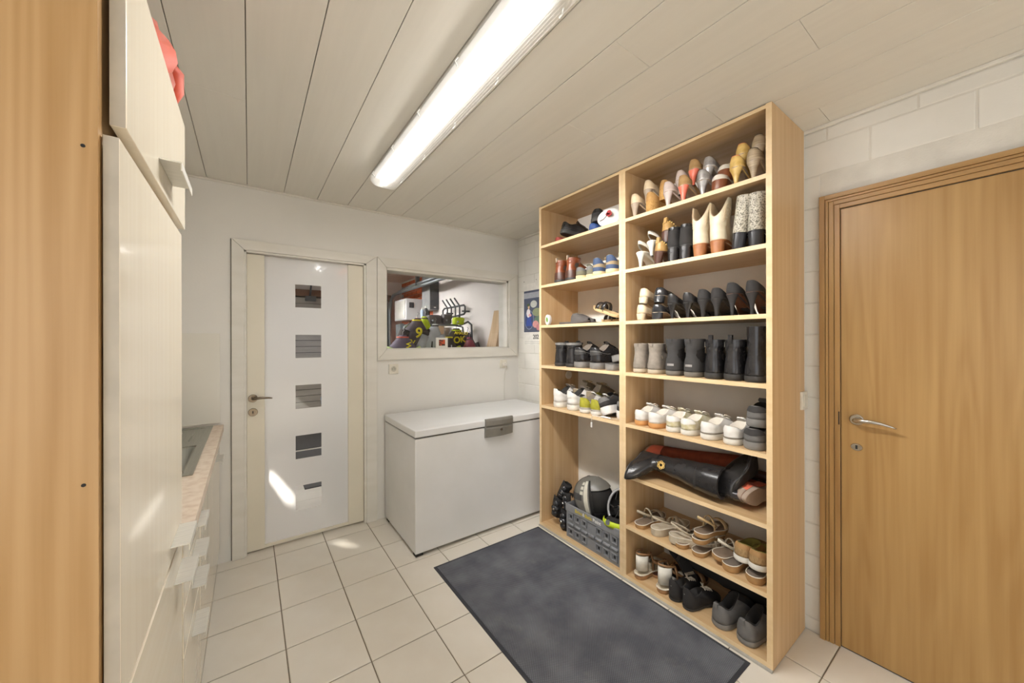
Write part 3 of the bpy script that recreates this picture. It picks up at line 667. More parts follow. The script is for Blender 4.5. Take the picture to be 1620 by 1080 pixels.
    def heelp(s, mat, tip=.010, p=2.2, cx1=None, rx0=.10, ry0=.46, tipy=None, name='heel', n=18, tipmat=None):
        H = s.h + s.th*.3; rg = []; cx0 = rx0*s.L; cx1 = cx0 if cx1 is None else cx1; ty = tipy or tip
        for i in range(8):
            u = i/7; f = (1 - u)**p; z = H*(1 - u)
            rg.append([(cx0 + (cx1 - cx0)*u - (tip + (rx0*s.L*.97 - tip)*f)*math.cos(a), (ty + (ry0*s.Wh - ty)*f)*math.sin(a), z + (0 if i else .004*math.cos(a))) for a in [2*PI*k/n for k in range(n)]])
        MB().loft(rg).build(name, mat, s.r, smooth=True).modifiers.new('edge', 'EDGE_SPLIT').split_angle = R(50)
        MB().loft([[(cx1 - tip*1.02*math.cos(2*PI*k/n), ty*1.02*math.sin(2*PI*k/n), z) for k in range(n)] for z in (.0, .004)]).build('heel_tip', tipmat or M_dark, s.r)
        return s
    def patch(s, name, mat, p0, p1, t0, t1, off=.0016, n=14, k=5, curve=0):
        rows = []
        for i in range(k + 1):
            t_ = t0 + (t1 - t0)*i/k; row = []
            for j in range(n + 1):
                a = p0 + (p1 - p0)*j/n; p = s.surf(a, min(2 if s.shaft else 1, max(0, t_ + curve*(1 - abs(2*j/n - 1)))))
                q = s.surf(a + .05, t_) - s.surf(a - .05, t_); r = s.surf(a, min(t_ + .05, 2 if s.shaft else 1)) - s.surf(a, max(t_ - .05, 0)); nm = r.cross(q)
                if nm.length > 0: nm.normalize()
                row.append(p + nm*off)
            rows.append(row)
        MB().grid(rows).build(name, mat, s.r, smooth=True); return s
    def strap_at(s, name, mat, t_, w=.012, th=.002, p0=0, p1=2*PI, n=24):
        rows = []
        for dz in (0, w):
            row = []
            for j in range(n + 1):
                a = p0 + (p1 - p0)*j/n; p = s.surf(a, t_); q = s.surf(a + .05, t_) - s.surf(a - .05, t_); nm = Vector((-q.y, q.x, 0)).normalized()
                row.append(p + nm*th + Vector((0, 0, dz)))
            rows.append(row)
        MB().grid(rows).build(name, mat, s.r, smooth=True); return s
    def tab(s, mat, w=.014, up=.025, dn=.03, name='pull_tab'):
        tm = 2 if s.shaft else 1; p = s.surf(0, tm); q = s.surf(0, tm - .25)
        MB().ribbon([q + Vector((-.002, 0, 0)), p + Vector((-.003, 0, 0)), p + Vector((-.002, 0, up)), p + Vector((.006, 0, up)), p + Vector((.006, 0, -.01))], (0, 1, 0), w, .0025).build(name, mat, s.r); return s
    def tongue(s, mat, up=.020, w=.040):
        p = s.surf(PI, 1.0); q = s.surf(PI, .82)
        MB().ribbon([q + Vector((0, 0, .003)), p + Vector((-.002, 0, .004)), p + Vector((-.014, 0, up*.6)), p + Vector((-.022, 0, up))], (0, 1, 0), [w, w, w*1.1, w*.8], .006).build('tongue', mat, s.r, smooth=False); return s
    def laces(s, mat, rows=4, w=.017, bow=True, r=.0026):
        m = MB()
        for i in range(rows):
            t_ = .97 - .085*i; p = s.surf(PI, t_); d = .004
            m.tube([p + Vector((.001, -w, -.003)), p + Vector((0, -w*.5, d)), p + Vector((0, w*.5, d)), p + Vector((.001, w, -.003))], r, 6)
            if i: 
                p2 = s.surf(PI, t_ + .085); m.tube([p2 + Vector((0, -w, -.001)), (p + p2)/2 + Vector((0, 0, d + .002)), p + Vector((0, w, -.001))], r, 6); m.tube([p2 + Vector((0, w, -.001)), (p + p2)/2 + Vector((0, 0, d + .003)), p + Vector((0, -w, -.001))], r, 6)
        if bow:
            p = s.surf(PI, .97) + Vector((0, 0, .006))
            for sg in (-1, 1):
                m.tube([p, p + Vector((.004, sg*.014, .010)), p + Vector((.012, sg*.026, .006)), p + Vector((.018, sg*.024, -.006)), p + Vector((.008, sg*.008, -.001))], r, 6)
                m.tube([p, p + Vector((.014, sg*.012, .008)), p + Vector((.03, sg*.026, -.004))], r, 6)
        m.build('laces', mat, s.r, smooth=True); return s
    def footbed(s, mat, z=.002, k=.93, name='footbed', n=30):
        rg = []
        for kk, dz in ((k, 0), (k*.97, z)):
            rg.append([(x, y, s.zb(q) + s.th + dz) for x, y, q in [s.out(2*PI*i/n, kk) for i in range(n)]])
        MB().loft(rg).build(name, mat, s.r, smooth=False); return s
    def arch(s, mat, x, h, w=.022, skew=0, th=.003, k=1.0, name='strap', lean=0, n=12):
        """strap over the foot at fraction x of the length"""
        pts = []
        for i in range(n + 1):
            a = PI*i/n; u = math.cos(a); q = x + skew*u; hw_ = s.hw(q)*k
            pts.append((q*s.L + lean*math.sin(a), -u*hw_, s.zb(q) + s.th*.75 + h*math.sin(a)**.75))
        MB().ribbon(pts, (1, 0, .0), w, th).build(name, mat, s.r, smooth=True); return s
    def sling(s, mat, h=.055, x1=.42, w=.014, th=.003, name='heel_strap', n=14, z1=.3):
        pts = []
        for i in range(n + 1):
            a = -PI/2 + PI*i/n; q = x1*(1 - math.cos(a)); hw_ = max(s.hw(max(q, .1))*.95, .01)
            pts.append((q*s.L + .004, math.sin(a)*hw_*1.0, s.zb(q) + s.th + h*(z1 + (1 - z1)*math.cos(a))))
        MB().ribbon(pts, (0, 0, 1), w, th).build(name, mat, s.r, smooth=True); return s
    def at(s, x, y, z, rz=0, rx=0, ry=0):
        s.r.location = (x, y, z + .0004); s.r.rotation_euler = (R(rx), R(ry), R(rz)); return s
    def twin(s, label, x, y, z, rz=0, rx=0, ry=0): return dup(s.r, (x, y, z + .0004), (R(rx), R(ry), R(rz)), label)
M_lin = mk('shoe_lining', '#6d6257', .8); M_lind = mk('dark_lining', '#2a2725', .9); M_linl = mk('pale_lining', '#cfc6b8', .8)
def lea(n, c, r=.38, c2=None, **k): return mk(n, c, r, col2=c2, scale=(30, 30, 30), **k)
K_beige = lea('beige_leather', '#d8c3a2'); K_taupe = lea('taupe_stack', '#a89682', .5); K_must = lea('mustard_suede', '#b98f58', .8, '#a67c45'); K_cork = mk('cork', '#c39a5c', .8, col2='#a67b40', scale=(140, 140, 140), detail=6)
K_lil = lea('lilac_patent', '#c3b4ac', .22); K_tan = lea('tan_suede', '#a88659', .85, '#97744a'); K_cor = lea('coral_lacquer', '#e4745a', .35); K_sil = lea('silver_glitter', '#a9a5a3', .35, '#8c8885', metal=.4); K_cog = lea('cognac_leather', '#7a4527', .32)
K_wool = lea('pale_felt', '#cfc6b8', .9); K_gold = lea('gold_snake', '#d3b36d', .35, '#b9954c'); K_snk = mk('taupe_snake', '#b09c80', .45, col2='#8c7a62', scale=(9, 9, 130), detail=4); K_blk = lea('black_leather', '#2a2828', .25, '#211f1f'); K_bsu = lea('black_suede', '#2b2827', .85); K_bpat = lea('black_patent', '#2c2c2e', .2)
K_wht = lea('white_leather', '#d9d4c8', .4); K_bro = lea('bronze_leather', '#b58f58', .35, '#9c773f'); K_dbr = lea('dark_brown_heel', '#4e2f22', .4); K_crm = lea('cream_leather', '#d8ccb4', .45, '#cdbfa3'); K_stk = lea('stacked_heel', '#a96f42', .45, '#96603a')
K_pyt = mk('python_print', '#b5ae9e', .5, col2='#645f55', scale=(150, 150, 150), detail=2, rlo=.38, rhi=.56, bump=.15, bscale=200); K_gs = lea('grey_suede', '#8d8378', .9, '#7d7469'); K_eva = lea('pale_foam', '#b8ab95', .7); K_dgs = lea('charcoal_suede', '#393736', .9); K_dsl = lea('dark_foam', '#6f6a62', .7)
K_rub = lea('black_rubber_sole', '#363432', .55); K_gum = lea('gum_sole', '#c9935a', .6); K_wsn = lea('white_sneaker', '#dcd9d4', .5, '#d0ccc6'); K_wso = lea('white_sole', '#d9d5cb', .6); K_dirty = lea('worn_white', '#d3cebd', .6, '#b8ae88'); K_stp = lea('taupe_stripe', '#7d7468', .6); K_gry = lea('grey_mesh', '#6a6866', .7); K_gso = lea('grey_sole', '#7d7a76', .6)
K_oli = lea('olive_suede', '#a5a02f', .7, '#8f8a24'); K_kha = lea('khaki_knit', '#8b7d66', .9); K_brn = lea('brown_leather', '#7c4225', .3, '#6b361d'); K_blu = lea('blue_cloth', '#33508a', .6); K_nav = lea('navy_suede', '#3b4c6b', .7); K_tn2 = lea('khaki_suede', '#a18d6d', .9); K_ggr = lea('grey_green_suede', '#74715d', .9); K_crs = lea('cream_crepe', '#d9c394', .7)
K_slp = lea('slipper_felt', '#57524f', .95); K_cre = lea('camel_strap', '#cdb184', .6); K_grg = lea('greige_strap', '#b8ac98', .7, '#a99c86'); K_fbd = lea('suede_footbed', '#7b6a59', .9); K_tsl = lea('tan_sole', '#a57f51', .6); K_piw = lea('white_piping', '#d8d0c0', .6); K_oli2 = lea('olive_lining', '#8d8440', .8); K_jute = mk('jute_braid', '#a58860', .9, col2='#8a6e48', scale=(180, 180, 60))
K_rgd = lea('rose_gold', '#a9825c', .3, metal=.3); K_rust = lea('rust_suede', '#8a3f22', .85, '#7a351b'); K_tps = lea('taupe_rubber', '#a08d7d', .75); K_red = lea('red_canvas', '#8f3a30', .7)

J_ne = mk('neon_yellow', '#c4d92c', .6, col2='#aec11d'); M_gmet = mk('galvanised', '#8f9497', .4, .7)
z1, z2, z3, z4, z5, z6, z7, z8 = SHZ[7], SHZ[6], SHZ[5], SHZ[4], SHZ[3], SHZ[2], SHZ[1], SHZ[0]
HX = 1.832
G1, G2, G3, G4, G5, G6, G7, G8 = ['shoes on the %s board by the wooden door' % a for a in ('top', 'second', 'third', 'fourth', 'fifth', 'sixth', 'seventh', 'bottom')]
PUMP = dict(L=.215, W=.078, Wh=.062, th=.006, spring=.004, toe=(.5, 1.7), collar=(.015, .66, .030, .052, .026, .020), tb=.75, hb=.7)
def pump(label, group, up, hm, heel=.085, tip=.009, p=2.2, lining=None, rimc=None, over={}, tipy=None, solem=None, rx0=.10, cx1=None):
    d = dict(PUMP, heel=heel); d.update(over)
    s = Shoe('pump', label, 'shoe', group, **d); s.upper(up, lin_mat=lining or M_linl).sole(solem or K_taupe, out=1.0, th=.004).heelp(hm, tip, p, tipy=tipy, rx0=rx0, cx1=cx1)
    if rimc: s.patch('topline', rimc, -PI*.75, PI*.75, .93, 1.0, off=.0012, n=24, k=1)
    return s
# --- board 1 (top)
s = pump('beige pump with taupe stacked heel, lower one at far left of top board', G1, K_beige, K_taupe, .078, .011, 1.7, rimc=K_crm).at(HX, 1.325, z1, -6)
s.twin('beige pump with taupe stacked heel, upper one at far left of top board', HX + .035, 1.268, z1 + .072, -8, 0, 4)
s = Shoe('wedge_shoe', 'mustard suede wedge with cork heel, lower of its pair on the top board', 'shoe', G1, **dict(PUMP, heel=.055, th=.008, Wh=.066, toe=(.4, 2))); s.upper(K_must).sole(K_cork, wedge=True, name='cork_wedge', out=1.0).at(HX, 1.222, z1, -4)
s.twin('mustard suede wedge with cork heel, upper of its pair on the top board', HX + .045, 1.172, z1 + .066, -6, 0, 6)
s = pump('lilac grey patent pump, lower of its pair on the top board', G1, K_lil, K_lil, .078, .010, 1.8).at(HX, 1.117, z1, -8)
s.twin('lilac grey patent pump, upper of its pair on the top board', HX + .05, 1.082, z1 + .066, -8, 0, 6)
s = pump('tan suede pump with coral heel, lower of its pair on the top board', G1, K_tan, K_cor, .082, .010, 1.9).at(HX, 1.030, z1, -6)
s.twin('tan suede pump with coral heel, upper of its pair on the top board', HX + .035, 1.000, z1 + .085, -8, 0, 6)
s = pump('silver glitter peep-toe pump, lower of its pair on the top board', G1, K_sil, K_sil, .072, .010, 1.9, rx0=.11); s.sling(K_gold, .03, .40, .006, .002, 'ankle_strap'); s.at(HX, .930, z1, -4)
s.twin('silver glitter peep-toe pump, upper of its pair on the top board', HX + .03, .920, z1 + .075, -4, 0, 6)
s = Shoe('clog', 'brown clog with pale felt rim, lower of its pair on the top board', 'shoe', G1, **dict(PUMP, heel=.04, th=.012, Wh=.07, W=.084, toe=(.35, 2), collar=(.03, .60, .030, .026, .022, .03))); s.upper(K_wool).sole(K_cog, wedge=True, name='wedge_sole', out=1.02).at(HX, .852, z1, -2)
s.twin('brown clog with pale felt rim, upper of its pair on the top board', HX + .04, .845, z1 + .060, -2, 0, 5)
s = pump('golden snake-print pump with coral rim, lower of its pair on the top board', G1, K_gold, K_gold, .078, .009, 2.3, rimc=K_cor).at(HX, .772, z1, 0)
s.twin('golden snake-print pump with coral rim, upper of its pair on the top board', HX + .03, .762, z1 + .068, 0, 0, 6)
s = pump('taupe snake-print pump with black rim, lower of its pair beside the right side panel', G1, K_snk, K_snk, .082, .009, 2.0, rimc=K_bsu).at(HX, .698, z1, 2)
s.twin('taupe snake-print pump with black rim, upper of its pair beside the right side panel', HX + .03, .692, z1 + .074, 2, 0, 6)
# --- board 2
def heeled_sandal(label, up, hm, group, heel=.085, fb=K_cre, tip=.008, p=2.0):
    s = Shoe('heeled_sandal', label, 'sandal', group, **dict(PUMP, heel=heel, th=.008)); s.sole(up, out=1.0, th=.008).footbed(fb).heelp(hm, tip, p).arch(up, .78, .035, .03).arch(up, .66, .045, .012, .05)
    s.sling(up, .055, .36, .02, .003, 'heel_cup'); return s
s = heeled_sandal('white heeled sandal, upright one on the second board', K_wht, K_wht, G2); s.at(HX, 1.288, z2, -4)
s.twin('white heeled sandal tilted against its pair on the second board', HX + .02, 1.232, z2 + .062, -14, -12, 8)
def studded(label):
    s = Shoe('studded_sandal', label, 'sandal', G2, **dict(PUMP, heel=.06, th=.010, Wh=.066)); s.sole(K_dbr, out=1.0, th=.010).heelp(K_dbr, .018, 1.2, tipy=.02).upper(K_bro, lin_mat=M_lin).tab(K_bro, .02, .02)
    for i in range(7):
        for sg in (-1, 1):
            p = s.surf(sg*(.5 + .22*i), .97 - .02*i); MB().loft([ell(p.x, p.y + sg*.004, p.z + dz, r, r, 8) for dz, r in ((-.005, .001), (-.003, .0045), (.002, .0045), (.005, .001))]).build('stud', K_gold, s.r, smooth=True)
    return s
s = studded('bronze studded sandal with dark heel, lower of its pair on the second board'); s.at(HX + .0, 1.178, z2 + .0045, -8, 8, 0)
s.twin('bronze studded sandal with dark heel, upper of its pair on the second board', HX + .03, 1.148, z2 + .120, -4, 0, 8)
BOOT = dict(L=.245, W=.086, Wh=.068, th=.008, spring=.004, toe=(.42, 1.8), collar=(.0, .40, .036, .075, .07, .085), tb=.5, hb=.5)
s = Shoe('ankle_boot', 'black suede ankle boot with block heel, left of the two', 'boot', G2, **dict(BOOT, heel=.07, collar=(0, .38, .032, .05, .05, .06), shaft=(.052, .046, .033, .185))); s.upper(K_bsu, 'shaft', lin_mat=M_lind).sole(K_rub, out=1.01, th=.008).heelp(K_blk, .026, .5, tipy=.024).patch('cuff', K_blk, -PI, PI, 1.72, 2.0, .002, 28, 2).at(HX, 1.087, z2, 0)
s.twin('black suede ankle boot with block heel, right of the two', HX, 1.020, z2, 0)
s = Shoe('cowboy_boot', 'cream cowboy boot with brown heel, left of the two', 'boot', G2, **dict(BOOT, heel=.058, L=.26, W=.09, Wh=.074, collar=(-.01, .40, .037, .07, .07, .09), shaft=(.058, .055, .046, .268), dip=.085)); s.upper(K_crm, 'shaft', lin_mat=K_beige).sole(K_stk, out=1.02, th=.007).heelp(K_stk, .027, .8, tipy=.026, rx0=.115, tipmat=K_dbr)
for sg in (-1, 1):
    for i in range(5):
        pts = [s.surf(sg*(.9 + .28*j), 1.15 + .13*i + .10*math.sin(j*1.3)) * 1 for j in range(6)]
        MB().tube([p + Vector((0, sg*.001, 0)) for p in pts], .0018, 5).build('stitching', K_beige, s.r, smooth=True)
s.at(HX, .947, z2, -2); s.twin('cream cowboy boot with brown heel, right of the two', HX, .862, z2, -4)
s = Shoe('python_boot', 'grey python-print boot with black heel slumping to the left', 'boot', G2, **dict(BOOT, heel=.066, L=.25, collar=(-.0, .40, .034, .06, .06, .075), shaft=(.06, .05, .042, .245))); s.upper(K_pyt, 'shaft', lin_mat=M_lind).sole(K_blk, out=1.01, th=.007).heelp(K_bpat, .028, .55, tipy=.026, rx0=.115).patch('zip', K_blk, -1.9, -1.7, .6, 1.95, .0018, 2, 10)
s.at(HX, .768, z2 + .0055, -4, 6, 0); s.twin('upright grey python-print boot beside the right side panel', HX, .692, z2, 2, 0, 0)
# --- board 3
s = pump('beige low-heeled slingback, lower of its pair at the left of the third board', G3, K_beige, K_beige, .035, .022, .7, tipy=.02, over=dict(collar=(.03, .62, .03, .05, .03, .022))).at(HX, 1.285, z3, -4)
s.twin('beige low-heeled slingback, upper of its pair at the left of the third board', HX + .015, 1.282, z3 + .098, -4, 0, 6)
s = pump('black glossy low-heeled loafer, lower of its pair on the third board', G3, K_bpat, K_bpat, .035, .026, .5, tipy=.026, lining=M_lind, over=dict(Wh=.074, W=.09, collar=(.03, .55, .032, .045, .03, .05))).at(HX, 1.182, z3, -3)
s.twin('black glossy low-heeled loafer, upper of its pair on the third board', HX + .015, 1.180, z3 + .096, -3, 0, 6)
s = pump('black leather pump with strap, left of its pair on the third board', G3, K_blk, K_blk, .075, .0085, 2.3, lining=M_lind, solem=K_rub).at(HX, 1.096, z3, -10); s.arch(K_blk, .55, .05, .010)
s.twin('black leather pump with strap, right of its pair on the third board', HX, 1.010, z3, -12)
s = pump('black suede pump with mid heel, left of its pair on the third board', G3, K_bsu, K_bsu, .082, .0085, 2.4, lining=M_lind, solem=K_rub).at(HX, .928, z3, -3)
s.twin('black suede pump with mid heel, right of its pair on the third board', HX, .862, z3, -3)
s = pump('black stiletto pump with pale sole, left of the two highest on the third board', G3, K_bsu, K_bsu, .098, .007, 2.6, lining=M_lind, solem=K_dbr).at(HX, .793, z3, -8)
s.twin('black stiletto pump with pale sole beside the right side panel', HX, .710, z3, -10)
# --- board 4
SB = dict(L=.265, W=.104, Wh=.082, th=.024, spring=.006, toe=(.36, 2.2), collar=(.035, .44, .037, .088, .085, .10), tb=.5, hb=.45)
s = Shoe('sheepskin_boot', 'short grey sheepskin boot, left of the two', 'boot', G4, **dict(SB, Wh=.078, wr=.02, shaft=(.056, .050, .043, .170))); s.upper(K_gs, 'shaft', lin_mat=M_linl).sole(K_eva).tab(K_gs, .016, -.012).patch('heel_badge', K_gs, -.7, .7, .1, .45, .002, 8, 2).at(HX, 1.303, z4, 0)
s.twin('short grey sheepskin boot, right of the two', HX, 1.208, z4, -2)
s = Shoe('sheepskin_boot', 'short black sheepskin boot with heel badge, left of the two', 'boot', G4, **dict(SB, th=.026, wr=.02, shaft=(.060, .056, .049, .196))); s.upper(K_dgs, 'shaft', lin_mat=M_lind).sole(K_dsl).tab(K_dgs, .018, -.012).patch('heel_counter', K_dgs, -1.4, 1.4, .08, .8, .002, 14, 4).patch('heel_badge', K_sil, -.25, .25, .32, .46, .004, 4, 2).at(HX, 1.092, z4, 2)
s.twin('short black sheepskin boot with heel badge, right of the two', HX, .992, z4, -4)
s = Shoe('buckle_boot', 'black leather boot with buckled strap, left of the two', 'boot', G4, **dict(SB, L=.28, Wh=.08, th=.030, collar=(.03, .44, .036, .088, .085, .11), wr=.025, shaft=(.064, .054, .043, .192))); s.upper(K_blk, 'shaft', lin_mat=M_lind).sole(K_rub).tab(K_blk, .018, .022).strap_at('ankle_strap', K_blk, 1.55, .020, .004)
p = s.surf(1.2, 1.55); MB().tube([p + Vector((0, .006, -.002)), p + Vector((.02, .006, -.002)), p + Vector((.02, .006, .022)), p + Vector((0, .006, .022))], .002, 6, closed=True).build('buckle', M_chrome, s.r)
s.at(HX, .884, z4, 2); s.twin('black leather boot with buckled strap, right of the two', HX, .795, z4, -3)
s = Shoe('chelsea_boot', 'tall plain black leather boot beside the right side panel', 'boot', G4, **dict(SB, L=.27, Wh=.086, th=.028, collar=(.035, .44, .035, .095, .09, .12), wr=.035, shaft=(.062, .050, .040, .252))); s.upper(K_blk, 'shaft', lin_mat=M_lind).sole(K_rub).patch('back_strip', K_blk, -.45, .45, 1.0, 2.0, .002, 6, 8); s.at(HX, .698, z4, 3)
# --- board 5
SN = dict(L=.27, W=.098, Wh=.076, th=.028, spring=.010, toe=(.33, 2.1), collar=(.02, .47, .034, .060, .045, .072), tb=.45, hb=.8)
def sneaker(label, group, up, so, lac, counter=None, band=None, lin_=None, over={}, bow=True, name='sneaker', bandt=(.02, .16)):
    s = Shoe(name, label, 'shoe', group, **dict(SN, **over)); s.upper(up, lin_mat=lin_ or M_linl).sole(so).tongue(up).laces(lac, bow=bow)
    if counter: s.patch('heel_counter', counter, -.9, .9, .45, 1.0, .0018, 12, 4, -.12)
    if band: s.patch('side_band', band, -2.2, 2.2, bandt[0], bandt[1], .002, 30, 2)
    return s
s = sneaker('white sneaker with gum sole, left of the two', G5, K_wsn, K_gum, K_piw, K_wsn).at(HX, 1.297, z5, -4); s.twin('white sneaker with gum sole, right of the two', HX, 1.212, z5, -14)
s = sneaker('worn white sneaker with yellowed sides, left of the two', G5, K_dirty, K_wso, K_piw, K_wsn).at(HX, 1.097, z5, -3); s.twin('worn white sneaker with yellowed sides, right of the two', HX, 1.018, z5, -10)
s = sneaker('white low sneaker with taupe sole line, left of the two', G5, K_wsn, K_wso, K_piw, K_wsn, K_stp, bandt=(.02, .10)).at(HX, .915, z5, -12); s.twin('white low sneaker with taupe sole line, right of the two', HX, .803, z5, -8)
s = sneaker('dark grey running shoe, lower of the stacked pair', G5, K_gry, K_gso, K_dgs, K_dgs, lin_=M_lind, over=dict(Wh=.084, th=.036)).at(HX - .004, .702, z5, 2); s.twin('dark grey running shoe, upper of the stacked pair', HX + .02, .700, z5 + .100, 2, 0, 4)
# --- board 6: long boots lying down
LB = dict(L=.245, W=.088, Wh=.066, th=.007, spring=.004, toe=(.45, 1.9), tb=.5, hb=.5)
def basis(ex, ez, loc):
    ez = Vector(ez).normalized(); ex = Vector(ex); ex = (ex - ez*ex.dot(ez)).normalized(); ey = ez.cross(ex)
    return Matrix.Translation(loc) @ Matrix((ex, ey, ez)).transposed().to_4x4()
def long_boot(label, up, so, hm, heel, lin_, name='long_boot', tall=.50, ry=.058, rx=.068, th=.007, wr=.0):
    s = Shoe(name, label, 'boot', G6, **dict(LB, heel=heel, th=th, collar=(.02, .42, .036, .075, .075, .10), wr=wr, shaft=(.075, rx, ry, tall))); s.upper(up, 'shaft', lin_mat=lin_, k=9).sole(so, out=1.02, th=th)
    if heel > .02: s.heelp(hm, .024, .6, tipy=.022)
    return s
s = long_boot('rust brown long boot lying at the back with its top to the right', K_rust, K_tps, K_tps, .0, K_dbr, tall=.50, ry=.062, th=.016, rx=.055); s.patch('ankle_patch', K_cor, 1.4, 4.9, .0, .6, .002, 16, 4)
s.r.matrix_world = basis((-.95, 0, .12), (0, -1, .06), (2.185, 1.335, z6 + .085))
s = long_boot('rust brown long boot with its round toe beside the right side panel', K_rust, K_tps, K_tps, .0, K_dbr, tall=.26, ry=.04, rx=.05, th=.02); s.patch('toe_cap', K_tps, 2.35, 3.95, .0, .62, .003, 14, 5); s.patch('ankle_patch', K_cor, .8, 2.35, .0, .6, .002, 10, 4); s.patch('ankle_patch', K_cor, 3.95, 5.5, .0, .6, .002, 10, 4)
s.r.matrix_world = basis((-.985, .15, .05), (.15, .985, .02), (2.095, .694, z6 + .052))
s = long_boot('black leather long boot with gold emblem lying in front', K_blk, K_rub, K_blk, .0, M_lind, tall=.475, ry=.076, rx=.082, wr=.045)
for a, b, c in ((0, .022, .012), (1.05, .022, .012), (2.1, .022, .012), (.5, .010, .010)):
    ctr = s.surf(3.85, 1.16); nrm = Vector((.76, -.65, 0)); tg_ = Vector((-nrm.y, nrm.x, 0))
    MB().tube([ctr + nrm*.009 + tg_*(b*math.cos(q)*math.cos(a) - c*math.sin(q)*math.sin(a)) + Vector((0, 0, b*math.cos(q)*math.sin(a) + c*math.sin(q)*math.cos(a))) for q in [2*PI*k/20 for k in range(20)]], .0024, 6, closed=True).build('emblem', K_gold, s.r, smooth=True)
s.strap_at('ankle_strap', K_blk, 1.06, .012, .003)
s.r.matrix_world = basis((-.88, 0, -.40), (.02, -1, .02), (1.955, 1.325, z6 + .114))
s = long_boot('black leather long boot with block heel pointing to the right side panel', K_blk, K_rub, K_bpat, .062, M_lind, tall=.40, ry=.050, rx=.055, wr=.02)
s.r.matrix_world = basis((.42, .10, .85), (.10, 1, -.06), (1.880, .735, z6 + .034))
M_roll = lea('grey_roll', '#8d8a86', .3, metal=.5)
for (yy, zz_, r_, lb, mt) in ((.80, .040, .026, 'thin grey roll lying behind the boots, lower one', M_roll), (.80, .094, .024, 'thin dark brown roll lying behind the boots, upper one', K_dbr)):
    q = thing('storage_roll', lb, 'roll', (2.14, .66, z6 + zz_), G6); MB().tube([(2.16, .645, z6 + zz_), (2.16, .95, z6 + zz_)], r_, 14).build('cover', mt, q, W=True, smooth=True); MB().tube([(2.16, .640, z6 + zz_), (2.16, .645, z6 + zz_)], r_*.7, 12).build('end_cap', M_dark, q, W=True)
# --- board 7: sandals
SD = dict(L=.245, W=.092, Wh=.068, th=.024, spring=.008, toe=(.33, 2.1))
def sandal(label, group, so, st, fb=K_fbd, kind='cross', over={}, rim=K_piw, name='sandal'):
    s = Shoe(name, label, 'sandal', group, **dict(SD, **over)); s.sole(so, out=1.02).footbed(fb, .002, .94)
    n = 30; MB().tube([(x, y, s.zb(q) + s.th + .001) for x, y, q in [s.out(2*PI*i/n, 1.02) for i in range(n)]], .0022, 5, closed=True).build('welt', rim, s.r, smooth=True)
    if kind == 'cross': s.arch(st, .66, .050, .022, .10).arch(st, .66, .052, .022, -.10).sling(st, .062, .42, .012)
    elif kind == 'slide': s.arch(st, .72, .050, .030).arch(st, .54, .062, .030); 
    elif kind == 'ankle': s.arch(st, .74, .045, .028).sling(st, .075, .45, .014).arch(st, .42, .078, .014, lean=-.012)
    elif kind == 'thong': s.arch(st, .70, .030, .010, .10).arch(st, .70, .032, .010, -.10)
    elif kind == 'heelup': s.sling(st, .090, .40, .035).arch(st, .70, .05, .03)
    return s
s = sandal('greige strappy sandal at the far left of the seventh board', G7, K_tsl, K_grg, kind='ankle').at(HX + .0, 1.300, z7, -4)
s = sandal('greige crossover platform sandal, left of the two', G7, K_grg, K_grg, K_grg, 'cross', dict(th=.040)).at(HX + .005, 1.205, z7, -20, 0, 0)
s.twin('greige crossover platform sandal, right of the two', HX + .012, 1.108, z7 + .010, -52, 0, 3)
s = sandal('small tan sandal with white rim right of the greige pair', G7, K_tsl, K_piw, kind='thong', over=dict(Wh=.066)).at(HX, 1.050, z7, -4)
s = sandal('tan sandal with white rim, bottom of the stack of three', G7, K_tsl, K_piw, kind='slide').at(HX, .958, z7, -4)
s.twin('tan sandal with white rim, middle of the stack of three', HX + .006, .962, z7 + .062, -5, 0, 3); s2_ = sandal('tan sandal with high heel strap, top of the stack of three', G7, K_tsl, K_cre, kind='ankle').at(HX + .006, .952, z7 + .098, -6, 0, 4)
s = sandal('tan sandal with white buckled strap leaning on the stack of three', G7, K_tsl, K_piw, kind='ankle'); s.patch if False else None; s.at(HX + .012, .872, z7 + .026, -14, 10, 4)
s = sandal('low tan clog under the left espadrille', G7, K_tsl, K_tsl, M_lin, 'slide', dict(th=.034, Wh=.072)).at(HX + .0, .808, z7, -4); s.twin('low tan clog under the right espadrille', HX, .700, z7, 3)
ES = dict(L=.25, W=.092, Wh=.076, th=.026, spring=.006, toe=(.36, 2.2), collar=(.02, .62, .036, .058, .040, .05), tb=.6, hb=.7)
s = Shoe('espadrille', 'tan espadrille with white sole resting on a clog, left of the two', 'shoe', G7, **ES); s.upper(K_jute, lin_mat=K_oli2).sole(K_wso).patch('jute_band', K_tsl, -2.6, 2.6, .5, .98, .002, 24, 3).at(HX + .018, .765, z7 + .064, -8, 0, 6)
s.twin('tan espadrille with white sole beside the right side panel', HX + .006, .690, z7 + .064, 3, 0, 6)
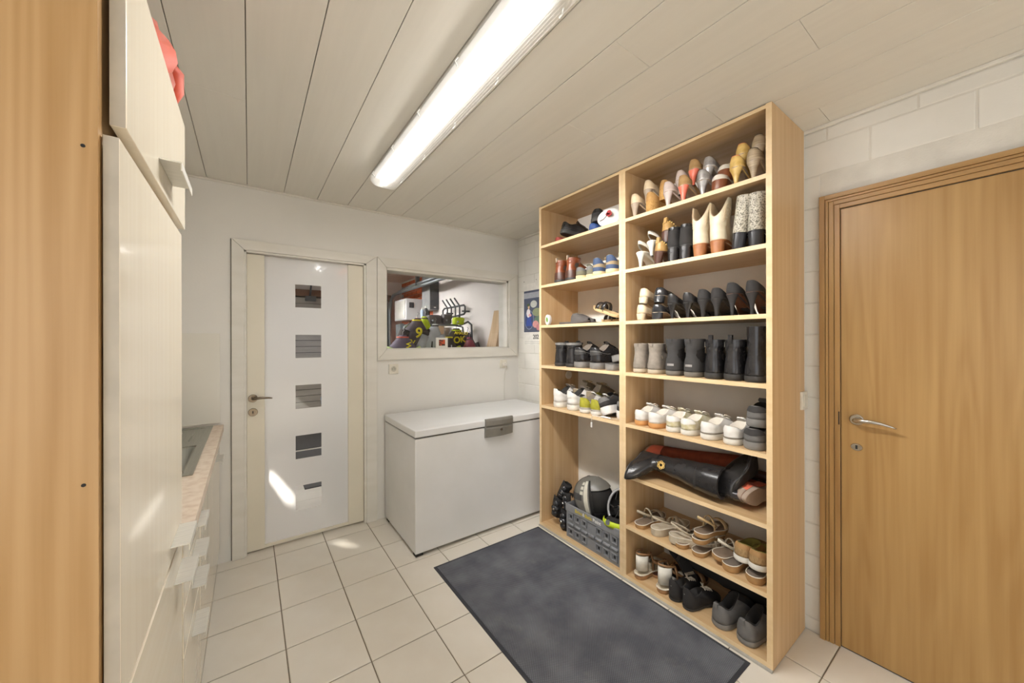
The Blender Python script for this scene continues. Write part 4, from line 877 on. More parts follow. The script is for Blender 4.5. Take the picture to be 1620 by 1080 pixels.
# --- board 8 (bottom)
s = sandal('white and gold ankle-strap sandal at the far left of the bottom board', G8, K_rgd, K_wht, K_crm, 'heelup', dict(th=.026)); s.sling(K_wht, .066, .26, .085, .003, 'heel_cup', z1=.9).sling(K_rgd, .122, .36, .012, .003, 'ankle_strap', z1=.85).arch(K_rgd, .45, .11, .014).at(HX, 1.305, z8, -6)
s = sandal('white and gold ankle-strap sandal, second from the left on the bottom board', G8, K_rgd, K_wht, K_crm, 'heelup', dict(th=.024)); s.sling(K_wht, .070, .26, .095, .003, 'heel_cup', z1=.9).sling(K_rgd, .130, .36, .012, .003, 'ankle_strap', z1=.85).arch(K_rgd, .45, .11, .014).at(HX, 1.165, z8, -14)
s = sandal('rose gold strappy sandal behind the white and gold pair', G8, K_rgd, K_rgd, K_dbr, 'ankle', dict(th=.016), K_rgd).at(1.925, 1.262, z8, -20)
s = sandal('rose gold strappy sandal behind the black tied shoes', G8, K_rgd, K_rgd, K_dbr, 'ankle', dict(th=.016), K_rgd).at(1.925, 1.140, z8, -20)
RT = Matrix(((0, -1, 0, 0), (1, 0, 0, 0), (0, 0, 1, 0), (0, 0, 0, 1)))
def flip(label, x, y, z, rz, ry=0):
    s = Shoe('flip_flop', label, 'flip flop', G8, **dict(SD, L=.26, th=.016, W=.10)); s.sole(K_bsu, out=1.0).footbed(K_bsu, .001, .95).arch(K_bsu, .62, .040, .016, .12).arch(K_bsu, .62, .042, .016, -.12)
    for i in range(6): MB().box(.045 + 0*i, .060, -.025 + .009*i, -.019 + .009*i, s.th + .0008, s.th + .0022).build('print_mark', K_eva, s.r)
    s.at(x, y, z, rz, 0, ry)
flip('black flip-flop with pale print standing against the back of the bottom board', 2.00, 1.052, z8 + .035, 70, -38)
flip('black flip-flop with pale print lying behind the black tied shoe', 1.955, .93, z8 + .002, 80, -6)
s = Shoe('tied_shoe', 'small black tied shoe with pale laces, left of the two', 'shoe', G8, **dict(SN, L=.235, W=.085, Wh=.068, th=.012, collar=(.0, .50, .026, .100, .055, .07))); s.upper(K_bsu, lin_mat=M_lind).sole(K_rub).laces(K_piw, 4, .015).strap_at('heel_seam', K_piw, .5, .002, .002, -.04, .04, 2).at(HX, 1.088, z8, -10, 0, 0)
s.twin('small black tied shoe with pale laces, right of the two', HX - .004, 1.012, z8, -16)
s = Shoe('felt_boot', 'charcoal felt ankle shoe with rubber sole, left of the two', 'boot', G8, **dict(SB, L=.26, Wh=.086, W=.100, th=.026, hb=.6, collar=(.015, .55, .029, .086, .056, .11))); s.upper(K_gry, lin_mat=M_lind).sole(K_gso, out=1.03).patch('tongue_panel', K_bsu, 2.2, 4.08, .35, 1.0, .002, 14, 5).tab(K_gry, .02, .0).at(HX + .004, .862, z8, -16)
s.twin('charcoal felt ankle shoe with rubber sole beside the right side panel', HX - .002, .742, z8, -11)
s = Shoe('slouch_boot', 'slouchy black long boot lying at the back of the bottom board', 'boot', G8, **dict(LB, heel=0, wr=.05, th=.012, collar=(.02, .42, .04, .075, .075, .10), shaft=(.085, .085, .06, .46))); s.upper(K_bsu, 'shaft', lin_mat=M_lind, k=9).sole(K_rub, th=.012); s.r.matrix_world = basis((.25, .0, .8), (-.05, 1, .10), (2.12, .70, z8 + .02))
# ------------------------------------------------------------------ left unit
H1, H2, H3, H4, H5 = ['shoes on the %s board by the freezer' % a for a in ('top', 'second', 'third', 'fourth', 'fifth')]
s = Shoe('flat_shoe', 'dark red canvas shoe under the black sneaker on the top board', 'shoe', H1, **dict(SN, th=.014, collar=(.02, .6, .033, .034, .026, .035))); s.upper(K_red, lin_mat=K_cog).sole(K_gso).at(HX + .03, 2.02, z1, -6); s.arch(K_eva, .5, .03, .03)
s = sneaker('black leather sneaker lying on a red shoe at the left of the top board', H1, K_blk, K_rub, K_blk, K_blk, lin_=M_lind, bow=False, over=dict(Wh=.09)).at(HX + .03, 1.975, z1 + .066, -30, 0, 14)
s = Shoe('flat_shoe', 'royal blue cloth shoe on the top board beside the rose-print case', 'shoe', H1, **dict(SN, th=.010, L=.25, collar=(.02, .6, .033, .045, .03, .03))); s.upper(K_blu, lin_mat=K_nav).sole(K_nav).at(HX + .01, 1.662, z1, -6)
s = sneaker('black sneaker on top of the blue shoe on the top board', H1, K_bsu, K_rub, K_bsu, K_blk, lin_=M_lind, bow=False, over=dict(Wh=.088)).at(HX + .01, 1.615, z1 + .062, 24, 0, 12)
ws = thing('rose_print_case', 'white rounded case with a red rose print on the top board', 'case', (1.9, 1.52, z1), H1)
rg = [[(1.855 + .10*t_ - (.045)*f*math.cos(a)*.5, 1.522 + .078*f*math.cos(a), z1 + .058 + .058*f*math.sin(a)) for a in [2*PI*k/28 for k in range(28)]] for t_, f in ((0, .90), (.06, 1), (.9, 1), (1, .9))]
MB().loft(rg).build('case_body', K_wsn, ws, smooth=False, W=True, bevel=.004)
for dy, dz, r_ in ((.012, .03, .017), (.024, .024, .012), (0, .02, .012), (.012, .016, .012)): MB().loft([[(x_ - .0225*math.cos(a_)*0, 1.508 + dy - .012 + r_*k_*math.cos(a_), z1 + .052 + dz + r_*k_*math.sin(a_)) for a_ in [2*PI*k/14 for k in range(14)]] for x_, k_ in ((1.842, 1), (1.838, .9))]).build('rose_petal', mk('rose_red', '#b8383a', .6), ws, W=True)
MB().tube([(1.838, 1.515, z1 + .07), (1.836, 1.545, z1 + .05), (1.834, 1.575, z1 + .045)], .002, 5).build('rose_stem', K_rub, ws, W=True)
s = sandal('black sandal at the right end of the top board behind the rose-print case', H1, K_rub, K_blk, M_lind, 'ankle', dict(th=.03), K_rub).at(1.955, 1.475, z1 + .06, 4, 0, 6)
SBx = dict(SB, L=.27, Wh=.084)
s = Shoe('work_boot', 'brown leather lace boot, left of the two on the second board', 'boot', H2, **dict(SBx, Wh=.09, th=.024, collar=(.03, .44, .038, .088, .085, .11), wr=.02, shaft=(.062, .056, .047, .165))); s.upper(K_brn, 'shaft', lin_mat=M_lin).sole(K_rub).patch('heel_counter', K_dbr, -1.3, 1.3, .03, .62, .002, 14, 4).tab(K_taupe, .014, .018).laces(K_dbr, 3, bow=False).at(HX, 1.985, z2, -2)
s.twin('brown leather lace boot, right of the two on the second board', HX, 1.872, z2, -4)
s = sneaker('grey-green suede shoe with crepe sole, left of the two', H2, K_ggr, K_crs, K_ggr, K_gry, bow=False, over=dict(Wh=.074, collar=(.02, .47, .031, .058, .042, .07), th=.024)).at(HX, 1.772, z2, -4); s.twin('grey-green suede shoe with crepe sole, right of the two', HX + .02, 1.695, z2, -4)
s = sneaker('khaki sneaker with blue heel tab, left of the two', H2, K_tn2, K_crs, K_tn2, K_nav, K_nav, over=dict(Wh=.080, collar=(.02, .47, .033, .092, .055, .09)), bandt=(.0, .2)).at(HX, 1.618, z2, -6); s.twin('khaki sneaker with blue heel tab, right of the two', HX, 1.512, z2, -10)
# third board: brush tin, slippers and sandals
tn = thing('oval_tin', 'small white oval tin with green leaf standing at the left of the third board', 'tin', (1.85, 2.095, z3))
MB().loft([[(1.838 + x_, 2.094 + .026*k_*math.cos(a), z3 + .0405 + .040*k_*math.sin(a)) for a in [2*PI*k/24 for k in range(24)]] for x_, k_ in ((0, .92), (.003, 1), (.022, 1), (.025, .92))]).build('tin_body', K_wsn, tn, W=True)
MB().loft([[(x_, 2.094 + .012*math.cos(a)*math.cos(.4) - .019*math.sin(a)*math.sin(-.15), z3 + .041 + .019*math.sin(a)) for a in [2*PI*k/18 for k in range(18)]] for x_ in (1.8385, 1.837)]).build('leaf_print', mk('leaf_green', '#6f9a45', .6), tn, W=True)
def slipper(label, x, y, z, rz, mat, ry=0, rx=0, th=.014, hi=.058):
    s = Shoe('slipper', label, 'slipper', H3, **dict(SD, th=th, L=.265, W=.098)); s.sole(K_slp, out=1.02).footbed(K_slp, .002, .95)
    rows = []
    for i in range(9):
        q = .48 + .50*i/8; hw_ = s.hw(min(q, .985)); top = hi*(1 - sm(.55, 1.02, q)*.75)
        rows.append([(q*s.L, -hw_*math.cos(PI*j/10), s.zb(q) + s.th*.9 + top*math.sin(PI*j/10)**.8) for j in range(11)])
    MB().grid(rows).build('vamp', mat, s.r, smooth=True); return s.at(x, y, z, rz, rx, ry)
slipper('grey felt slipper without badge behind the badged one on the third board', 1.965, 2.03, z3, -80, K_slp, hi=.066); s = slipper('grey felt slipper with small woven badge on the third board', 1.872, 1.985, z3, -84, K_slp, hi=.064); MB().box(.15, .175, -.012, .012, .0765, .0785).build('woven_badge', K_eva, s.r)
slipper('pale grey slipper behind the felt slippers on the third board', 2.07, 1.86, z3, -80, K_gso, hi=.06)
s = sandal('black woven sandal tilted up on the third board', H3, K_cre, K_blk, K_cre, 'slide', dict(th=.018), K_cre).at(1.885, 1.462, z3 + .024, 82, 0, -17); s = sandal('black and camel sandal lying flat behind the tilted one on the third board', H3, K_cre, K_blk, K_cre, 'slide', dict(th=.022), K_cre).at(2.00, 1.470, z3, 84)
# fourth board
s = Shoe('ankle_boot', 'black leather ankle boot with grey cuff, left of the two', 'boot', H4, **dict(SBx, Wh=.088, th=.026, collar=(.03, .44, .038, .088, .085, .11), wr=.03, shaft=(.068, .064, .046, .172))); s.upper(K_blk, 'shaft', lin_mat=M_lind).sole(K_rub).patch('cuff', K_gso, -2.0, 2.0, 1.72, 2.0, .003, 20, 2).tongue(K_blk, .05, .05).at(HX, 1.992, z4, -12); s.twin('black leather ankle boot with grey cuff, right of the two', HX, 1.875, z4, -12)
s = sneaker('black padded work shoe with grey sole, left of the two', H4, K_blk, K_gso, K_rub, K_rub, lin_=M_lin, over=dict(L=.29, W=.105, Wh=.098, th=.042, collar=(.01, .47, .040, .098, .075, .12)), bow=False, name='work_shoe').at(HX, 1.785, z4, -6); s.patch('padded_collar', K_bpat, -1.7, 1.7, .78, 1.0, .005, 18, 3); s.patch('reflective_line', K_gso, -1.6, 1.6, .60, .64, .003, 18, 1)
s.twin('black padded work shoe with grey sole, right of the two', HX, 1.645, z4, -12)
s = sandal('dark slipper, lower of the stacked pair at the right of the fourth board', H4, K_gso, K_bsu, M_lind, 'slide', dict(th=.038, W=.10, Wh=.085), K_gso).at(HX + .0, 1.520, z4, -14); s.twin('dark slipper leaning on its pair at the right of the fourth board', HX + .02, 1.468, z4 + .058, 2, -14, 4)
# fifth board
s = sneaker('white running shoe with black collar, left of the two', H5, K_wsn, K_wso, K_piw, K_wsn, lin_=M_lind, over=dict(L=.29, W=.105, Wh=.092, th=.038, collar=(.0, .47, .036, .100, .062, .11))).at(HX, 2.003, z5, -8); s.patch('swoosh', K_rub, .35, 1.0, .38, .44, .003, 8, 1); s.patch('collar_pad', K_bsu, -1.8, -.5, .80, 1.0, .003, 10, 2); s.patch('collar_pad', K_bsu, .5, 1.8, .80, 1.0, .003, 10, 2)
s.twin('white running shoe with black collar, right of the two', HX, 1.862, z5, -10)
s = sneaker('khaki laced shoe behind the white running shoes, left one', H5, K_kha, K_eva, K_cre, K_kha, over=dict(collar=(.02, .47, .034, .07, .05, .1))).at(1.935, 1.90, z5 + .04, -4, 0, -5); s.twin('khaki laced shoe behind the white running shoes, right one', 1.94, 1.775, z5 + .035, -8, 0, -5)
s = sneaker('olive and white sneaker, left of the two', H5, K_wsn, K_wso, K_oli, K_oli, K_oli, lin_=M_lin, over=dict(Wh=.08, th=.026, collar=(.02, .47, .033, .078, .052, .09)), bandt=(.12, .42)).at(HX, 1.737, z5, -4); s.patch('heel_tab', K_oli, -.8, .8, .78, 1.0, .003, 10, 2)
s.twin('olive and white sneaker, right of the two', HX, 1.640, z5, -8)
s = sneaker('black sneaker with thick white sole tipped on its side', H5, K_bsu, K_wsn, K_piw, K_gry, lin_=M_lind, over=dict(Wh=.084, th=.05)).at(HX + .0, 1.540, z5 + .018, -4, -24, 0); s2_ = s.twin('black sneaker with white sole lying beside the divider', HX + .05, 1.462, z5, 0)
cbm = thing('charging_cable', 'white charging cable with its plug hanging over the fifth board', 'cable', (1.83, 1.6, z5))
MB().tube([(1.86, 1.44, z5 + .004), (1.83, 1.52, z5 + .004), (1.822, 1.60, z5 + .004), (1.814, 1.622, z5 + .003), (1.808, 1.625, z5 - .006), (1.808, 1.625, z5 - .040)], .002, 6).build('cord', K_wsn, cbm, W=True, smooth=True)
MB().box(1.804, 1.812, 1.619, 1.631, z5 - .072, z5 - .040).build('plug', K_wsn, cbm, W=True, bevel=.002); MB().tube([(1.835, 1.49, z5 + .006), (1.828, 1.56, z5 + .006)], .006, 8).build('adapter', K_wsn, cbm, W=True)
# ------------------------------------------------------------------ crate, helmets and pads in the tall bottom bay
M_cr = mk('crate_plastic', '#808184', .5); M_crd = mk('crate_hole', '#2a2a2c', .8)
zc_ = z8 + .0005; c0, c1, cy0, cy1, ct = 1.832, 2.16, 1.418, 1.888, z8 + .232
cr = thing('folding_crate', 'grey plastic folding crate with helmets on the bottom board', 'crate', ((c0 + c1)/2, (cy0 + cy1)/2, z8))
fp = MB().box(c0 + .006, c0 + .012, cy0, cy1, zc_, ct - .045).build('front_panel', M_cr, cr, W=True)
box('back_panel', c1 - .012, c1 - .004, cy0, cy1, zc_, ct, M_cr, cr, W=True); box('end_panel', c0 + .012, c1 - .012, cy0, cy0 + .008, zc_, ct, M_cr, cr, W=True); box('end_panel', c0 + .012, c1 - .012, cy1 - .008, cy1, zc_, ct, M_cr, cr, W=True); box('base', c0 + .012, c1 - .012, cy0 + .008, cy1 - .008, zc_, zc_ + .006, M_cr, cr, W=True)
rimb = MB().box(c0, c0 + .013, cy0 - .004, cy1 + .004, ct - .045, ct).box(c0, c0 + .018, cy0 - .004, cy1 + .004, ct - .051, ct - .045).box(c0 + .013, c1, cy0 - .004, cy0 + .010, ct - .04, ct).box(c0 + .013, c1, cy1 - .010, cy1 + .004, ct - .04, ct).build('rim', M_cr, cr, W=True, bevel=.002)
for k in range(7):
    yc = cy1 - .045 - .063*k
    if k != 3:
        for zc0 in (z8 + .128, z8 + .022):
            f = MB(); 
            for a in ((-.024, .024, 0, .006), (-.024, .024, .042, .048), (-.024, -.018, .006, .042), (.018, .024, .006, .042)): f.box(c0 - .001, c0 + .0065, yc + a[0], yc + a[1], zc0 + a[2], zc0 + a[3])
            cl = f.build('cell_frame', M_cr, fp); cl.location = -(Vector(cr.location)) if False else (0, 0, 0)
            MB().box(c0 + .0045, c0 + .0062, yc - .008, yc + .008, zc0 + .016, zc0 + .034).build('cell_hole', M_crd, fp)
    MB().tube([(c0 + .004, yc - .026, z8 + .098), (c0 + .004, yc + .026, z8 + .098)], .010, 8).build('hinge', M_cr, fp, smooth=True)
RYm = Matrix(((0, 0, -1, 0), (-1, 0, 0, 0), (0, 1, 0, 0), (0, 0, 0, 1)))
text('lettering', 'Brico', .032, Matrix.Translation((c0 - .0004, 1.765, ct - .022)) @ RYm, mk('yellow_letters', '#c9b23a', .5), cr, W=True, bold=True)
text('lettering', '& ', .030, Matrix.Translation((c0 - .0004, 1.716, ct - .022)) @ RYm, mk('white_letters', '#dcdad6', .5), cr, W=True, bold=True)
text('lettering', 'Batic', .032, Matrix.Translation((c0 - .0004, 1.676, ct - .022)) @ RYm, mk('yellow_letters', '#c9b23a', .5), cr, W=True, bold=True)
text('lettering', 'Point', .032, Matrix.Translation((c0 - .0004, 1.604, ct - .022)) @ RYm, mk('white_letters', '#dcdad6', .5), cr, W=True, bold=True)
# motorcycle helmet: shell with a face opening turned to the right
M_sh = mk('helmet_grey', '#6c6a64', .35); M_sh2 = mk('helmet_dark', '#3b3a3b', .4); M_sh3 = mk('helmet_pale', '#c4c0b2', .4); M_pad = mk('helmet_pad', '#1d1b1a', .85)
def ellip(c, r, ax, a0, a1, b0, b1, n=26, k=14, M=None, bump_=0):
    """patch of an ellipsoid: azimuth a0..a1, elevation b0..b1 in radians"""
    rows = []
    for i in range(k + 1):
        b_ = b0 + (b1 - b0)*i/k; rows.append([Vector((r[0]*math.cos(b_)*math.cos(a0 + (a1 - a0)*j/n), r[1]*math.cos(b_)*math.sin(a0 + (a1 - a0)*j/n), r[2]*math.sin(b_)*(1 if b_ > 0 else 1.12))) for j in range(n + 1)])
    return [[(M @ p if M else p) for p in r_] for r_ in rows]
he = thing('motorcycle_helmet', 'grey motorcycle helmet with pale stripes lying in the crate', 'helmet', (1.955, 1.735, z8 + .300))
HM = Matrix.Rotation(R(-80), 4, 'Z') @ Matrix.Rotation(R(-10), 4, 'Y')
rr_ = (.150, .122, .138)
MB().grid(ellip(0, rr_, 0, R(68), R(292), R(-62), R(90), M=HM, n=30)).build('shell', M_sh, he, smooth=True); MB().grid(ellip(0, rr_, 0, R(-70), R(70), R(30), R(90), M=HM)).build('brow', M_sh, he, smooth=True); MB().grid(ellip(0, rr_, 0, R(-70), R(70), R(-62), R(-28), M=HM, k=6)).build('chin_bar', M_sh2, he, smooth=True)
q = [x * .93 for x in rr_]; MB().grid(ellip(0, q, 0, 0, R(360), R(-60), R(88), M=HM, n=36)).build('padding', M_pad, he, smooth=True)
def hp(nm, a0, a1, b0, b1, mt, k_=1.008): MB().grid(ellip(0, [x*k_ for x in rr_], 0, R(a0), R(a1), R(b0), R(b1), M=HM, n=14, k=8)).build(nm, mt, he, smooth=True)
hp('stripe', 70, 78, -55, 62, M_pad, 1.02); hp('stripe', 79, 90, -50, 60, M_sh3); hp('stripe', 284, 292, -55, 62, M_pad, 1.02); hp('stripe', 268, 280, -50, 60, M_sh3); hp('graphic', 92, 150, 2, 20, M_sh2); hp('graphic', 150, 210, 25, 75, M_sh2); hp('graphic', 210, 262, 2, 20, M_sh2); hp('vent', 150, 210, 78, 88, M_pad, 1.03)
for a in (18, 32, 46): hp('graphic_block', 93, 103, a, a + 9, M_sh3); hp('graphic_block', 255, 266, a, a + 9, M_sh3)
# open bike helmet upside down with straps
h2 = thing('bike_helmet', 'black and silver bike helmet turned upside down on the crate', 'helmet', (1.955, 1.508, z8 + .315))
HM2 = Matrix.Rotation(R(20), 4, 'Z') @ Matrix.Rotation(R(-58), 4, 'Y'); 
def r2(rows): return [[HM2 @ p for p in r_] for r_ in rows]
MB().grid(r2(ellip(0, (.115, .088, .085), 0, 0, R(360), R(-90), R(0), n=30, k=8))).build('shell', M_sh2, h2, smooth=True); MB().grid(r2(ellip(0, (.102, .076, .072), 0, 0, R(360), R(-90), R(0), n=30, k=8))).build('lining', M_pad, h2, smooth=True)
MB().tube([HM2 @ Vector((.109*math.cos(a), .082*math.sin(a), 0)) for a in [2*PI*k/26 for k in range(26)]], .009, 8, closed=True).build('rim', mk('helmet_silver', '#9a9a9b', .35, .3), h2, smooth=True)
for a in (.5, 1.6, 2.7, 4.0, 5.2): MB().tube([HM2 @ Vector((.1*math.cos(a), .075*math.sin(a), 0)), HM2 @ Vector((.05*math.cos(a + .4), .04*math.sin(a + .4), .03)), HM2 @ Vector((.02*math.cos(a), .02*math.sin(a), -.02))], .005, 6).build('strap', M_pad, h2, smooth=True)
MB().box(-.02, .02, -.012, .012, -.01, .01).build('clip', M_chrome, h2, bevel=.003)
h3 = thing('visor_goggle', 'neon yellow and black helmet visor in the right end of the crate', 'visor', (1.90, 1.50, z8 + .215))
HM3 = Matrix.Rotation(R(8), 4, 'Z') @ Matrix.Rotation(R(10), 4, 'Y')
def arc(rx, ry, z, a0=100, a1=260, n=18): return [HM3 @ Vector((rx*math.cos(R(a0 + (a1 - a0)*i/n)), ry*math.sin(R(a0 + (a1 - a0)*i/n)), z)) for i in range(n + 1)]
MB().grid([arc(.07, .082, .03), arc(.072, .085, .012), arc(.070, .082, -.004)]).build('neon_band', J_ne, h3, smooth=True).modifiers.new('solid', 'SOLIDIFY').thickness = .006
MB().grid(ellip(0, (.066, .078, .055), 0, 0, R(360), R(-50), R(60), n=24, k=8, M=HM3)).build('shell', M_pad, h3, smooth=True)
MB().tube([HM3 @ Vector((-.066, .02, .02)), HM3 @ Vector((-.078, .02, .02))], .016, 14).build('side_knob', M_gmet, h3)
# protective pads at the left of the crate
def pad(label, x, y, z, rx, rz, sc=1.0):
    q = thing('knee_pad', label, 'pad', (x, y, z), 'protective pads by the crate', rot=(R(rx), 0, R(rz)))
    rows = []
    for i in range(9):
        a = R(-75 + 150*i/8); rows.append([(-.045*sc*math.cos(a) * (1 - .25*(2*j/8 - 1)**2), .046*sc*math.sin(a), (.075*(2*j/8 - 1))*sc) for j in range(9)])
    MB().grid(rows).build('sleeve', M_pad, q, smooth=True).modifiers.new('solid', 'SOLIDIFY').thickness = .010
    for dz, k_ in ((.035, .8), (0, 1), (-.035, .8)): MB().grid([[p for p in r_] for r_ in ellip(0, (.030*sc*k_, .034*sc*k_, .024*sc), 0, R(90), R(270), R(-80), R(80), n=12, k=8, M=Matrix.Translation((-.036*sc, 0, dz*sc)))]).build('hard_cap', K_bpat, q, smooth=True)
    MB().ribbon([(0, -.044*sc, .05*sc), (.03*sc, -.02*sc, .05*sc), (.03*sc, .02*sc, .05*sc), (0, .044*sc, .05*sc)], (0, 0, 1), .02, .003).build('strap', M_pad, q)
    MB().loft([[(-.0655*sc - d_, .008*sc*math.cos(a)*k_, .008*sc*math.sin(a)*k_) for a in [2*PI*k/10 for k in range(10)]] for d_, k_ in ((0, 1), (.003, .7))]).build('rivet', M_chrome, q)
pad('black knee pad, lowest of the pads left of the crate', 1.90, 1.950, z8 + .076, 0, 4); pad('black knee pad leaning against the left side panel', 1.905, 2.045, z8 + .135, 10, 14); 
pad('black elbow pad on top of the lowest knee pad', 1.91, 1.935, z8 + .205, -8, -6, .9); pad('black elbow pad, topmost of the pads left of the crate', 1.925, 1.995, z8 + .265, 25, 18, .9)
# ------------------------------------------------------------------ garage seen through the window and the clear squares
GX0, GYN, GYF = -1.3, YB + .14, 6.46
M_gw = mk('garage_wall', '#dcd6d2', .75, col2='#d3cdc9', scale=(2, 2, 2))
M_gf = mk('garage_tile', '#d8d2c8', .4, scale=(3, 3, 3)); M_gc = mk('garage_ceiling', '#dccdc3', .6, col2='#cfbfb4', scale=(2, 30, 2))
M_gmet = mk('galvanised', '#8f9497', .4, .7); M_gdk = mk('dark_metal', '#4b4d50', .45, .4)
gf = structure(box('floor_garage', GX0, XR, YB + .12, GYF, -.1, -.004, M_grout))
for i in range(11):
    for j in range(11):
        x0 = GX0 + .32*i; y0 = YB + .125 + .305*j
        if x0 + .02 < XR: box('tile', x0 + .002, min(x0 + .318, XR), y0 + .002, y0 + .303, -.004, 0, M_gf, gf)
gc = structure(box('ceiling_garage', GX0, XR, GYN - .14, GYF, ZC + .1, ZC + .2, M_groove))
for k in range(24): 
    y0 = GYN + .14*k
    if y0 < GYF: box('ceiling_board', GX0, XR, y0 + .002, min(y0 + .138, GYF), ZC, ZC + .02, M_gc, gc)
box('ceiling_core', GX0, XR, GYN, GYF, ZC + .02, ZC + .1, M_groove, gc)
structure(box('wall_garage_far', GX0 - .1, XR + .14, GYF, GYF + .1, -.1, ZC + .2, M_gw))
structure(box('wall_garage_near', GX0 - .1, XL, GYN - .14, GYN, -.1, ZC + .2, M_gw))
# left wall with a small opening that lets a shaft of sun in
ap = [(4.071, 2.023), (4.086, 2.073), (4.186, 2.012), (4.182, 1.929), (4.165, 1.918)]
rect = [(GYN - .14, -.1), (GYN - .14, 2.6), (GYF + .1, 2.6), (GYF + .1, -.1)]
V = []; F = []
for X in (GX0, GX0 - .01):
    V += [(X, a, b) for a, b in ap] + [(X, a, b) for a, b in rect]
for o_ in (0, 9): F += [(o_ + 0, o_ + 1, o_ + 6, o_ + 5), (o_ + 1, o_ + 2, o_ + 7, o_ + 6), (o_ + 2, o_ + 3, o_ + 8, o_ + 7), (o_ + 3, o_ + 4, o_ + 8), (o_ + 4, o_ + 0, o_ + 5, o_ + 8)]
structure(obj('wall_garage_left', V, F, M_gw))
gr = structure(box('wall_garage_right', XR, XR + .14, GYN, GYF, -.1, ZC + .2, M_gw))
M_brick = mk('red_brick', '#c9673f', .8, col2='#b05530', scale=(9, 9, 9)); 
bm_ = bpy.data.meshes.new('brick'); t_ = MB().box(-.006, .001, .004, .206, .004, .060); bm_.from_pydata(t_.V, [], t_.F); bm_.materials.append(M_brick)
box('mortar', XR - .002, XR, 5.10, GYF, 1.0, ZC, mk('brick_mortar', '#b3a196', .9), gr)
for j in range(22):
    for i in range(7):
        y = 5.10 + .21*i - (.105 if j % 2 else 0); z = 1.03 + .0635*j
        if 5.095 <= y and y + .2 < GYF: o = link('brick', bm_, gr); o.location = (XR - .002, y, z)
box('brick_edging', XR - .02, XR, 5.10, GYF, ZC - .02, ZC, M_trim, gr)
# sectional garage door with its track
gd2 = thing('door_3', 'pale sectional garage door with horizontal boards', 'door', (.6, GYF - .06, 0), kind='structure')
M_gd = mk('door_board_paint', '#a8a39b', .6, col2='#96918a', scale=(2, 8, 12))
box('backing', -.78, 1.95, GYF - .011, GYF - .001, .0, 2.1, M_crack, gd2, W=True)
for k in range(22): box('panel', -.75, 1.93, GYF - .05, GYF - .012, .01 + .0945*k, (.01 + .0945*k) + .086, M_gd, gd2, W=True)
box('lintel', -.9, 2.0, GYF - .10, GYF - .001, 2.10, 2.20, mk('brown_beam', '#6d4a33', .7), gd2, W=True)
tr_ = thing('garage_door_track', 'curved galvanised track of the garage door', 'track', (1.95, 6.3, 0))
for d_ in (0, .05):
    pts = [(1.955, 6.32 - d_, 0), (1.955, 6.32 - d_, 1.86)] + [(1.955, 6.32 - d_ - .32*(1 - math.cos(a)), 1.86 + .32*math.sin(a)) for a in [PI/2*k/7 for k in range(1, 8)]] + [(1.955, 5.2, 2.185 + d_*.9), (1.955, 3.85, 2.19 + d_*.9)]
    MB().tube(pts, .024, 8).build('rail', M_gmet, tr_, W=True, smooth=True)
box('bracket', 1.93, 1.98, 3.86, 3.90, 2.2, ZC, M_gdk, tr_, W=True); box('bracket', 1.93, 1.98, 5.0, 5.04, 2.2, ZC, M_gdk, tr_, W=True); box('post', 1.90, 1.925, 6.30, 6.41, 0, 2.2, M_gdk, tr_, W=True)
op = thing('garage_door_opener', 'dark opener rail with motor under the garage ceiling', 'opener', (.75, 5.6, 2.2))
box('rail', .74, .78, 4.4, 6.40, 2.27, 2.30, M_gmet, op, W=True); box('motor', .62, .90, 4.2, 4.5, 2.24, 2.4, M_gdk, op, W=True, bevel=.01); box('arm', .70, .84, 6.30, 6.405, 2.03, 2.10, M_gdk, op, W=True)
MB().tube([(.76, 6.2, 2.27), (.76, 6.36, 2.08)], .012, 8).build('strut', M_gdk, op, W=True); box('hanger', .745, .775, 5.3, 5.33, 2.3, ZC, M_gmet, op, W=True)
tag(MB().tube([(1.05, 6.455, 2.3), (1.05, 5.4, 2.36), (1.15, 5.2, 2.40)], .045, 10).build('copper_pipe', mk('copper', '#a0562f', .5, .4), smooth=True), 'thick copper-brown pipe under the garage ceiling', 'pipe')
M_gmat = mk('garage_rubber', '#4a494a', .8, scale=(40, 3, 3))
tag(box('rubber_mat', .43, 1.35, 3.98, 5.35, 0, .012, M_gmat), 'dark rubber mat on the garage floor nearer the glass door', 'mat', 'garage floor mats')
tag(box('rubber_mat', .30, 1.45, 5.46, 6.3, 0, .012, M_gmat), 'dark rubber mat on the garage floor against the garage door', 'mat', 'garage floor mats')
MG = bpy.data.materials.new('added_garage_tube'); MG.use_nodes = True; e = node(MG.node_tree, 'ShaderNodeEmission'); e.inputs[0].default_value = (1, .97, .93, 1); e.inputs[1].default_value = 6; MG.node_tree.links.new(e.outputs[0], MG.node_tree.nodes['Material Output'].inputs[0])
lamp(-.35, 3.6, 5.1, 'added strip lamp, out of view, on the left of the garage ceiling', MG, GLAMP); lamp(.75, 4.0, 5.5, 'added strip lamp, out of view, on the garage ceiling near the window', MG, GLAMP)  # both lamps added out of view to light the garage
bn = thing('added_bin', 'added blue-grey bin that dims the lower right of the frosted pane', 'bin', (.66, 3.37, 0))  # bin added behind the pane to darken its lower right
rgs = [[(.66 + a*f*.15, 3.37 + b*f*.17, z_) for a, b in ((-1, -.8), (-.8, -1), (.8, -1), (1, -.8), (1, .8), (.8, 1), (-.8, 1), (-1, .8))] for z_, f in ((0, .82), (.86, 1), (.88, 1.06), (.90, 1.06))]
MB().loft(rgs).build('bin_body', mk('bin_blue', '#6d7a86', .6), bn, W=True); box('lid', .50, .82, 3.19, 3.55, .90, .935, mk('bin_blue', '#6d7a86', .6), bn, W=True, bevel=.01)
